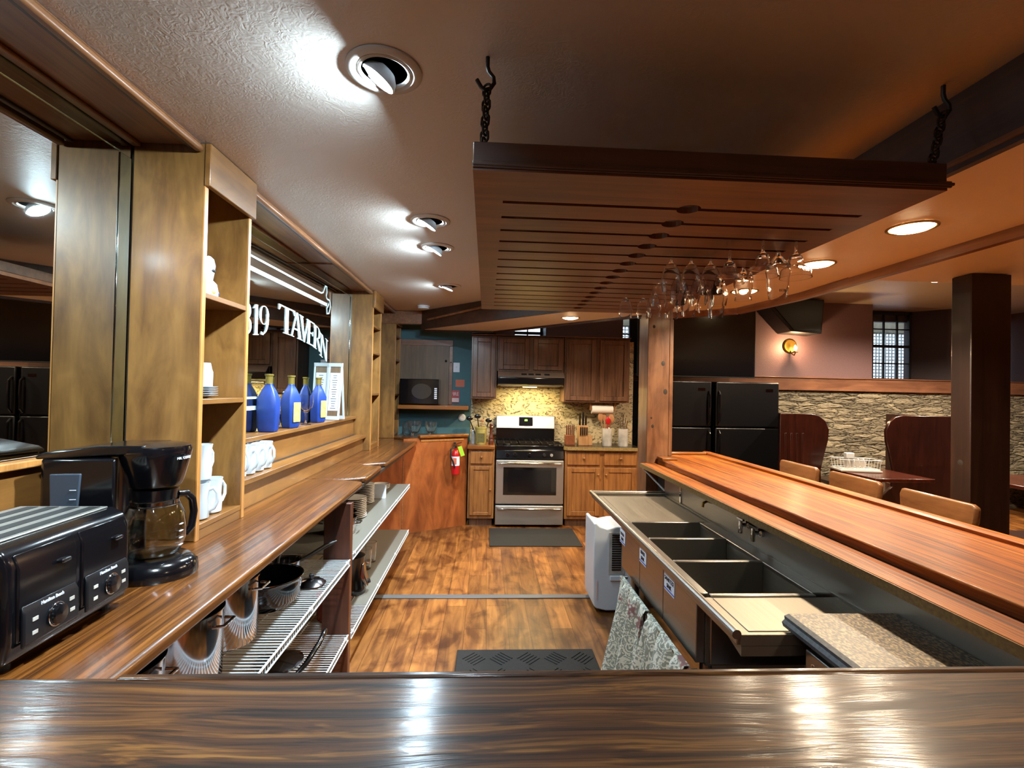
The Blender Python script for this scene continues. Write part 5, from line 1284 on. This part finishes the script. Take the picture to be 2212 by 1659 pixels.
for i in range(3):
    tag(MB().lathe([(.03, 0), (.07, .03), (.085, .042), (.083, .044), (.066, .03), (.028, .004), (0, .004)], (-.90, 4.25, .6423 + i * .012), 30).build('shallow_bowl', M['plate'], smooth=True), 'off white shallow bowl, %s of three at the far end of the wire shelf' % ['lowest', 'middle', 'top'][i], 'bowl', 'shallow bowls')
for i in range(2):
    tag(MB().box(-.93, -.80, 3.985 + i * .03, 3.99 + i * .03, .643, .76 - i * .02).build('paper_card', M['paper']), ['taller white card standing behind the narrow plate stack', 'shorter white card standing behind the narrow plate stack'][i], 'card')
stockpot(-.885, 3.06, .6423, .095, .09, 'steel mixing bowl with orange sticker on the far wire shelf', name='mixing_bowl')
tag(MB().lathe([(.03, 0), (.08, .012), (.098, .03), (.096, .032), (.0, .02)], (-.885, 3.06, .7380), 30).build('frying_pan', M['black'], smooth=True), 'black shallow pan resting on the steel mixing bowl', 'pan')
stockpot(-.86, 2.86, .2173, .085, .13, 'red enamel pot on the lower far wire shelf', mat='red2')
t = thing('electric_kettle', 'black and steel appliance on the lower far wire shelf', 'kettle', (-.84, 3.20, .2173))
MB().lathe([(.085, 0), (.088, .02), (.080, .05), (.066, .12), (.072, .20), (.078, .235), (.05, .25), (0, .252)], n=32).build('kettle_body', M['black'], t, smooth=True)
MB().prism([(.055, .10), (.095, .04), (.110, .05), (.085, .12), (.075, .19), (.060, .19)], -.03, .03, 'Y').build('steel_front', M['chrome'], t, bevel=.008)
MB().cyl((.09, 0, .065), (.112, 0, .075), .014).build('dial', M['blackmatte'], t)
for i, (x, y) in enumerate(((-.85, 3.60), (-.85, 3.75), (-.95, 3.68))):
    tag(MB().lathe([(.032, 0), (.036, .004), (.042, .15), (.039, .15), (.033, .012), (0, .012)], (x, y, .2173), 28).build('drinking_glass', M['glass'], smooth=True), ['clear tumbler nearest on the lower far wire shelf', 'clear tumbler behind the nearest one on the lower far wire shelf', 'clear tumbler at the back of the lower far wire shelf'][i], 'glass')

# ---------------------------------------------------------------- fridges, TV
def fridge(x0, x1, hy, label, hs):
    t = thing('refrigerator', label, 'refrigerator', ((x0 + x1) / 2, 6.2, 0))
    box(x0 + .005, x1 - .005, 5.87, 6.53, .01, 1.695).build('cabinet', M['fridge'], t, world=True, bevel=.006)
    for z0, z1, nm in ((.06, 1.132, 'lower_door'), (1.145, 1.695, 'freezer_door')):
        d = box(x0, x1, 5.80, 5.866, z0, z1).build(nm, M['fridge'], t, world=True, bevel=.014, seg=3)
        hz = (z1 - .42, z1 - .03) if nm == 'lower_door' else (z0 + .03, z1 - .12)
        hx = x1 - .035 if hs > 0 else x0 + .035
        MB().tube([(hx, 5.80, hz[0]), (hx, 5.765, hz[0] + .04), (hx, 5.76, (hz[0] + hz[1]) / 2), (hx, 5.765, hz[1] - .04), (hx, 5.80, hz[1])], .013, 8).build('handle', M['black'], d, world=True)
        if nm == 'freezer_door': box(x1 - .17, x1 - .08, 5.797, 5.80, z1 - .115, z1 - .08).build('name_plate', M['chrome'], d, world=True)
    return t
fridge(1.92, 2.745, 1.137, 'black top freezer refrigerator right behind the pine post, left one', 1)
fridge(2.80, 3.595, 1.137, 'black top freezer refrigerator on the right, beside the booth', -1)
t = thing('television', 'large black television on the wall above the refrigerators', 'television', (2.8, 5.9, 1.75), (0, 0, 0))
c0 = Vector((2.30, 5.98)); c1 = Vector((3.36, 5.93))
def tvp(a, o):
    d = (c1 - c0).normalized(); n = Vector((-d.y, d.x)); p = c0 + d * a + n * o; return (p.x, p.y)
Lt = (c1 - c0).length
MB().prism([tvp(-.42, 0), tvp(Lt, 0), tvp(Lt, .04), tvp(-.42, .04)], 1.75, 2.60).build('tv_case', M['blackmatte'], t, world=True, bevel=.004)
MB().prism([tvp(-.41, -.003), tvp(Lt - .012, -.003), tvp(Lt - .012, 0), tvp(-.41, 0)], 1.765, 2.588).build('screen', M['screen'], t, world=True)
MB().cyl((2.75, 6.02, 2.15), (2.75, 6.60, 2.15), .03).box(2.60, 2.90, 6.0, 6.03, 2.0, 2.3).build('wall_mount', M['iron'], t, world=True)
tag(box(1.93, 2.06, 6.48, 6.55, 1.81, 2.62).build('curtain_panel', M['blackmatte']), 'dark panel hanging beside the small window behind the cabinets', 'panel')

# ---------------------------------------------------------------- speaker and sconce on the far wall
t = thing('wall_speaker', 'black angled loudspeaker on the mauve wall above the lit sconce', 'speaker', (4.2, 6.4, 2.36))
MB().prism([(3.62, 2.84), (4.50, 2.84), (4.47, 2.38), (4.05, 2.40)], 6.28, 6.598, 'Y').build('speaker_case', M['blackmatte'], t, world=True, bevel=.008)
MB().prism([(3.72, 2.82), (4.48, 2.82), (4.45, 2.41), (4.08, 2.42)], 6.272, 6.279, 'Y').build('grille', M['fridge'], t, world=True)
t = thing('wall_sconce', 'lit brass wall sconce with a round reflector on the mauve wall', 'lamp', (4.23, 6.5, 2.05))
MB().lathe([(.10, 0), (.10, -.010), (.085, -.022), (.04, -.012), (0, -.010)], (4.23, 6.598, 2.235), 32, 'Y').build('reflector', M['brass'], t, world=True)
MB().tube([(4.23, 6.585, 2.17), (4.23, 6.54, 2.12), (4.23, 6.49, 2.10), (4.23, 6.47, 2.13)], .008, 8).lathe([(.035, 2.135), (.035, 2.142), (.012, 2.142), (.010, 2.165)], (4.23, 6.47, 0), 16).build('candle_arm', M['brass'], t, world=True)
MB().lathe([(.010, 2.166), (.020, 2.185), (.019, 2.205), (.006, 2.235), (0, 2.24)], (4.23, 6.47, 0), 16).build('candle_bulb', M['flame'], t, world=True, smooth=True)

# ---------------------------------------------------------------- booths, tables, stools
def bench(xe, y, flip, label, w=.56, slats=False, bw=None, ye=6.53):
    bw = bw or w
    t = thing('booth_bench', label, 'bench', (xe, y, 0))
    s = -1 if flip else 1   # curve on +x side for s=1
    prof = [(-w, 0), (-w, 1.345), (-.20, 1.345), (-.11, 1.325), (-.04, 1.265), (0, 1.17), (-.01, 1.05), (-.05, .90), (-.09, .72), (-.08, .55), (.02, .46), (.06, .42), (.06, 0)]
    pr = [(xe + s * a, z) for a, z in prof]
    if s < 0: pr = pr[::-1]
    MB().prism(pr, y, y + .04, 'Y').build('end_panel', M['booth'], t, world=True, bevel=.006)
    xa, xb = sorted((xe - s * (bw - .04), xe - s * bw))
    MB().box(xa, xb, y + .041, ye, .44, 1.33).build('backrest', M['booth'], t, world=True, bevel=.005)
    xa, xb = sorted((xe - s * .10, xe + s * .06))
    MB().box(min(xe - s * (bw - .05), xe - s * .02), max(xe - s * (bw - .05), xe - s * .02), y + .041, 6.53, .40, .44).build('seat', M['booth'], t, world=True, bevel=.005)
    if slats:
        for k in range(4): box(xe - s * (.50 - k * .065) - .012, xe - s * (.50 - k * .065) + .012, y - .007, y - .0005, .50, 1.13).build('slat', M['booth'], t, world=True, bevel=.003)
    return t
bench(3.80, 5.20, False, 'dark booth bench end with curved top beside the right refrigerator', slats=True, bw=.19)
bench(4.46, 5.20, True, 'dark booth bench end with curved top beside the dark post', w=.80, ye=6.1)
bench(7.02, 5.20, True, 'dark booth bench end at the right edge beyond the dark post', w=.80)
def table(x0, x1, y0, y1, label):
    t = thing('booth_table', label, 'table', ((x0 + x1) / 2, (y0 + y1) / 2, 0))
    box(x0, x1, y0, y1, .715, .75).build('table_top', M['table'], t, world=True, bevel=.005)
    MB().cyl(((x0 + x1) / 2, y0 + .35, .03), ((x0 + x1) / 2, y0 + .35, .714), .04).build('pedestal', M['iron'], t, world=True)
    box((x0 + x1) / 2 - .25, (x0 + x1) / 2 + .25, y0 + .1, y0 + .6, 0, .03).build('table_base', M['iron'], t, world=True, bevel=.005)
table(3.80, 4.41, 4.55, 5.18, 'dark wooden table between the two booth benches carrying a dish rack')
table(4.95, 5.90, 4.2, 4.9, 'dark wooden table right of the dark post')
# dish rack on the table
t = thing('dish_rack', 'white wire dish rack holding dishes on the booth table', 'rack', (3.98, 5.05, .75), (0, 0, radians(-12)))
MB().box(-.20, .20, -.14, .10, .001, .02).build('drip_tray', M['plate'], t, bevel=.004)
r_ = MB()
for z in (.03, .125):
    r_.tube([(-.18 - z * .2, -.12, z), (.18 + z * .2, -.12, z), (.18 + z * .2, .09, z), (-.18 - z * .2, .09, z)], .004, 6, closed=True)
for i in range(14):
    x = -.18 + i * .36 / 13; r_.cyl((x, -.12, .03), (x * 1.08, -.12, .125), .0022, n=6).cyl((x, .09, .03), (x * 1.08, .09, .125), .0022, n=6)
r_.build('wire_basket', M['whitepl'], t)
for i in range(4): MB().lathe([(.05, -.003), (.05, .003)], (-.08 + i * .05, -.01, .082), 24, 'X').build('dish', M['plate'], t)
MB().box(-.10, -.02, -.04, .03, .13, .19).build('container', M['whitepl'], t, bevel=.008)

def stool_proto():
    t = thing('bar_stool', '', 'stool')
    pl = MB().prism([(-.185, -.02), (-.17, -.058), (.17, -.058), (.185, -.045), (.19, .03), (.175, .058), (-.17, .058), (-.19, .045)], 0, .026, 'X').xf(lambda x, y, z: (x - .05 + .18 * (y / .19) ** 2 * .15, y, z + 1.045))
    pl.build('back_plank', M['stool'], t, bevel=.011, seg=3)
    MB().prism([(-.17, -.05), (.17, -.05), (.18, .04), (-.18, .04)], 0, .014, 'X').xf(lambda x, y, z: (x - .018 + .0, y, z + 1.045)).build('back_plate', M['stool'], t, bevel=.004)
    for y in (-.09, .09): MB().tube([(-.015, y, 1.0), (.0, y, .93), (.02, y, .80), (-.03, y, .74)], .010, 8).build('back_post', M['iron'], t)
    MB().lathe([(.17, .70), (.185, .715), (.185, .735), (.16, .755), (0, .757)], (-.19, 0, 0), 28).build('seat', M['stool'], t, smooth=True)
    for (x, y) in ((-1, -1), (-1, 1), (1, -1), (1, 1)):
        MB().cyl((-.19 + x * .12, y * .12, .70), (-.19 + x * .17, y * .17, 0), .014).build('leg', M['iron'], t)
    MB().tube([(-.19 + .175 * cos(a * pi / 10), .175 * sin(a * pi / 10), .25) for a in range(20)], .009, 6, closed=True).build('foot_ring', M['iron'], t)
    return t
sp = stool_proto(); sp.location = (2.055, 2.10, 0); sp['label'] = 'pale wooden bar stool back, nearest of the three along the bar'
dup(sp, (2.06, 2.60, 0), (0, 0, 0), 'pale wooden bar stool back, middle of the three along the bar')
dup(sp, (2.045, 3.06, 0), (0, 0, 0), 'reddish wooden bar stool back, farthest of the three along the bar')
dup(sp, (2.075, 1.56, 0), (0, 0, 0), 'wooden bar stool cut off by the right edge of the picture')
t = thing('dining_chair', 'dark dining chair with a turned post right of the dark post', 'chair', (4.2, 3.55, 0))
for (x, y, h) in ((-.2, -.2, .86), (.2, -.2, .86), (-.2, .2, .44), (.2, .2, .44)):
    MB().cyl((x, y, 0), (x, y, h), .02).build('leg', M['booth'], t)
MB().box(-.23, .23, -.23, .23, .44, .475).build('seat', M['booth'], t, bevel=.006)
for z in (.60, .76): MB().box(-.18, .18, -.212, -.19, z, z + .05).build('back_rail', M['booth'], t, bevel=.004)

# ---------------------------------------------------------------- ceiling lights
M['ringw'] = plain('ring white', '#cbc6c0', .4); M['socket'] = plain('socket grey', '#77706c', .6)
def gimbal(x, y, label, power, tilt=40, aim=(-1, .15)):
    t = thing('gimbal_downlight', label, 'light', (x, y, CZ))
    MB().lathe([(.073, -.0008), (.101, -.0008), (.101, -.005), (.093, -.010), (.080, -.010), (.073, -.004), (.073, -.0008)], n=40, caps=False).build('trim_ring', M['ringw'], t, smooth=True)
    MB().lathe([(.062, -.001), (.0725, -.001), (.0725, -.006), (.067, -.009), (.062, -.006), (.062, -.001)], n=40, caps=False).build('inner_ring', M['ringw'], t, smooth=True)
    MB().lathe([(0.0, -.0015), (.0615, -.0015)], n=36).build('socket_cup', M['socket'], t)
    ax = Vector((aim[0], aim[1], 0)).normalized(); q = Matrix.Rotation(radians(tilt), 3, Vector((0, 0, 1)).cross(ax) * -1)
    c = Vector((-.012, 0, -.020))
    def R(px, py, pz): return c + q @ Vector((px, py, pz))
    MB().lathe([(.030, .026), (.044, .012), (.050, -.006), (.047, -.008), (.044, -.004), (.028, .022)], n=32, caps=False).xf(R).build('lamp_cup', M['whitepl'], t, smooth=True)
    MB().lathe([(.0435, -.006), (.0, -.008)], n=32).xf(R).build('lamp_face', M['coolbulb'], t, smooth=True)
    l = bpy.data.lights.new('spot', 'SPOT'); l.energy = power; l.color = (.80, .93, 1.0); l.spot_size = radians(118); l.spot_blend = .7; l.shadow_soft_size = .03
    lo = bpy.data.objects.new('spot_beam', l); COL.objects.link(lo); lo.parent = t
    dr = q @ Vector((0, 0, -1)); lo.location = c + dr * .02; lo.rotation_euler = dr.to_track_quat('-Z', 'Y').to_euler()
    return t
LX = [(-.295, 1.325, 'nearest cool white recessed gimbal light in the bar ceiling'), (-.305, 2.50, 'second cool white recessed gimbal light from the camera'), (-.317, 2.97, 'third cool white recessed gimbal light from the camera'), (-.331, 4.07, 'farthest cool white recessed gimbal light in the bar ceiling')]
for i, (x, y, lb) in enumerate(LX): gimbal(x, y, lb, 60, tilt=(35, 32, 32, 20)[i])
gimbal(-.28, .15, 'added cool white gimbal fill light behind the camera, out of view', 60)  # unseen lamp overhead, added as fill for the bar area
t = thing('smoke_detector', 'round white smoke detector on the ceiling near the far end', 'smoke detector', (-.676, 5.11, CZ))
MB().lathe([(.065, -.0005), (.065, -.012), (.058, -.014), (.058, -.03), (.03, -.036), (0, -.036)], n=32).build('detector_body', M['whitepl'], t)
def downlight(x, y, z, label, power, col=(1, .82, .60), r=.085, size=150):
    t = thing('recessed_downlight', label, 'light', (x, y, z))
    MB().lathe([(r * .86, -.0008), (r, -.0008), (r, -.004), (r * .92, -.007), (r * .86, -.004), (r * .86, -.0008)], n=36, caps=False).build('trim_ring', M['brass'], t, smooth=True)
    MB().lathe([(0, -.018), (r * .4, -.016), (r * .7, -.010), (r * .85, -.0022)], n=32).build('lamp_face', M['warmbulb'], t)
    l = bpy.data.lights.new('down', 'SPOT'); l.energy = power; l.color = col; l.spot_size = radians(size); l.spot_blend = .5; l.shadow_soft_size = .05
    lo = bpy.data.objects.new('down_beam', l); COL.objects.link(lo); lo.parent = t; lo.location = (0, 0, -.03)
    return t
downlight(1.651, 1.814, SZ, 'warm recessed light in the soffit, nearest in view', 55)
downlight(1.656, 2.368, SZ, 'warm recessed light in the soffit behind the hanging glasses', 55)
downlight(1.65, 3.05, SZ, 'added warm recessed light in the soffit, unseen above the farthest glasses', 60)  # extra lamp added to the soffit row, itself unseen
downlight(1.65, -.5, SZ, 'added warm fill light in the soffit behind the camera, out of view', 60)  # added out of view to raise the ambient light
downlight(.747, 4.379, SZ, 'warm recessed light in the soffit in front of the kitchen', 95)
downlight(5.0, 5.15, RZ, 'warm recessed light in the dining room ceiling behind the dark post', 230, (1, .82, .6))
downlight(3.4, 4.2, RZ, 'warm recessed light in the dining room ceiling in front of the booths', 210, (1, .82, .6))
downlight(6.6, 4.6, RZ, 'warm recessed light in the dining room ceiling at the far right', 200, (1, .82, .6))
def point(x, y, z, e, col, r=.03):
    l = bpy.data.lights.new('pt', 'POINT'); l.energy = e; l.color = col; l.shadow_soft_size = r
    o = bpy.data.objects.new('lamp_glow', l); COL.objects.link(o); o.location = (x, y, z); return o
point(4.23, 6.44, 2.21, 15, (1, .62, .32), .02)
def area(x, y, z, sx, sy, e, col, rot=(0, 0, 0)):
    l = bpy.data.lights.new('ar', 'AREA'); l.shape = 'RECTANGLE'; l.size = sx; l.size_y = sy; l.energy = e; l.color = col
    o = bpy.data.objects.new('area_light', l); COL.objects.link(o); o.location = (x, y, z); o.rotation_euler = rot; return o
area(.50, 5.64, 1.572, .5, .1, 6.5, (1, .80, .36))

# ---------------------------------------------------------------- world
w = bpy.data.worlds.new('daylight'); SC.world = w; w.use_nodes = True
bg = w.node_tree.nodes['Background']; bg.inputs[0].default_value = (.72, .86, 1.0, 1); bg.inputs[1].default_value = 1.8
SC.view_settings.view_transform = 'Standard'; SC.view_settings.look = 'None'; SC.view_settings.gamma = 1; SC.view_settings.use_curve_mapping = False
SC.view_settings.exposure = .88
SC.cycles.max_bounces = 10; SC.cycles.transmission_bounces = 8; SC.cycles.transparent_max_bounces = 8
SC.cycles.caustics_reflective = False; SC.cycles.caustics_refractive = False
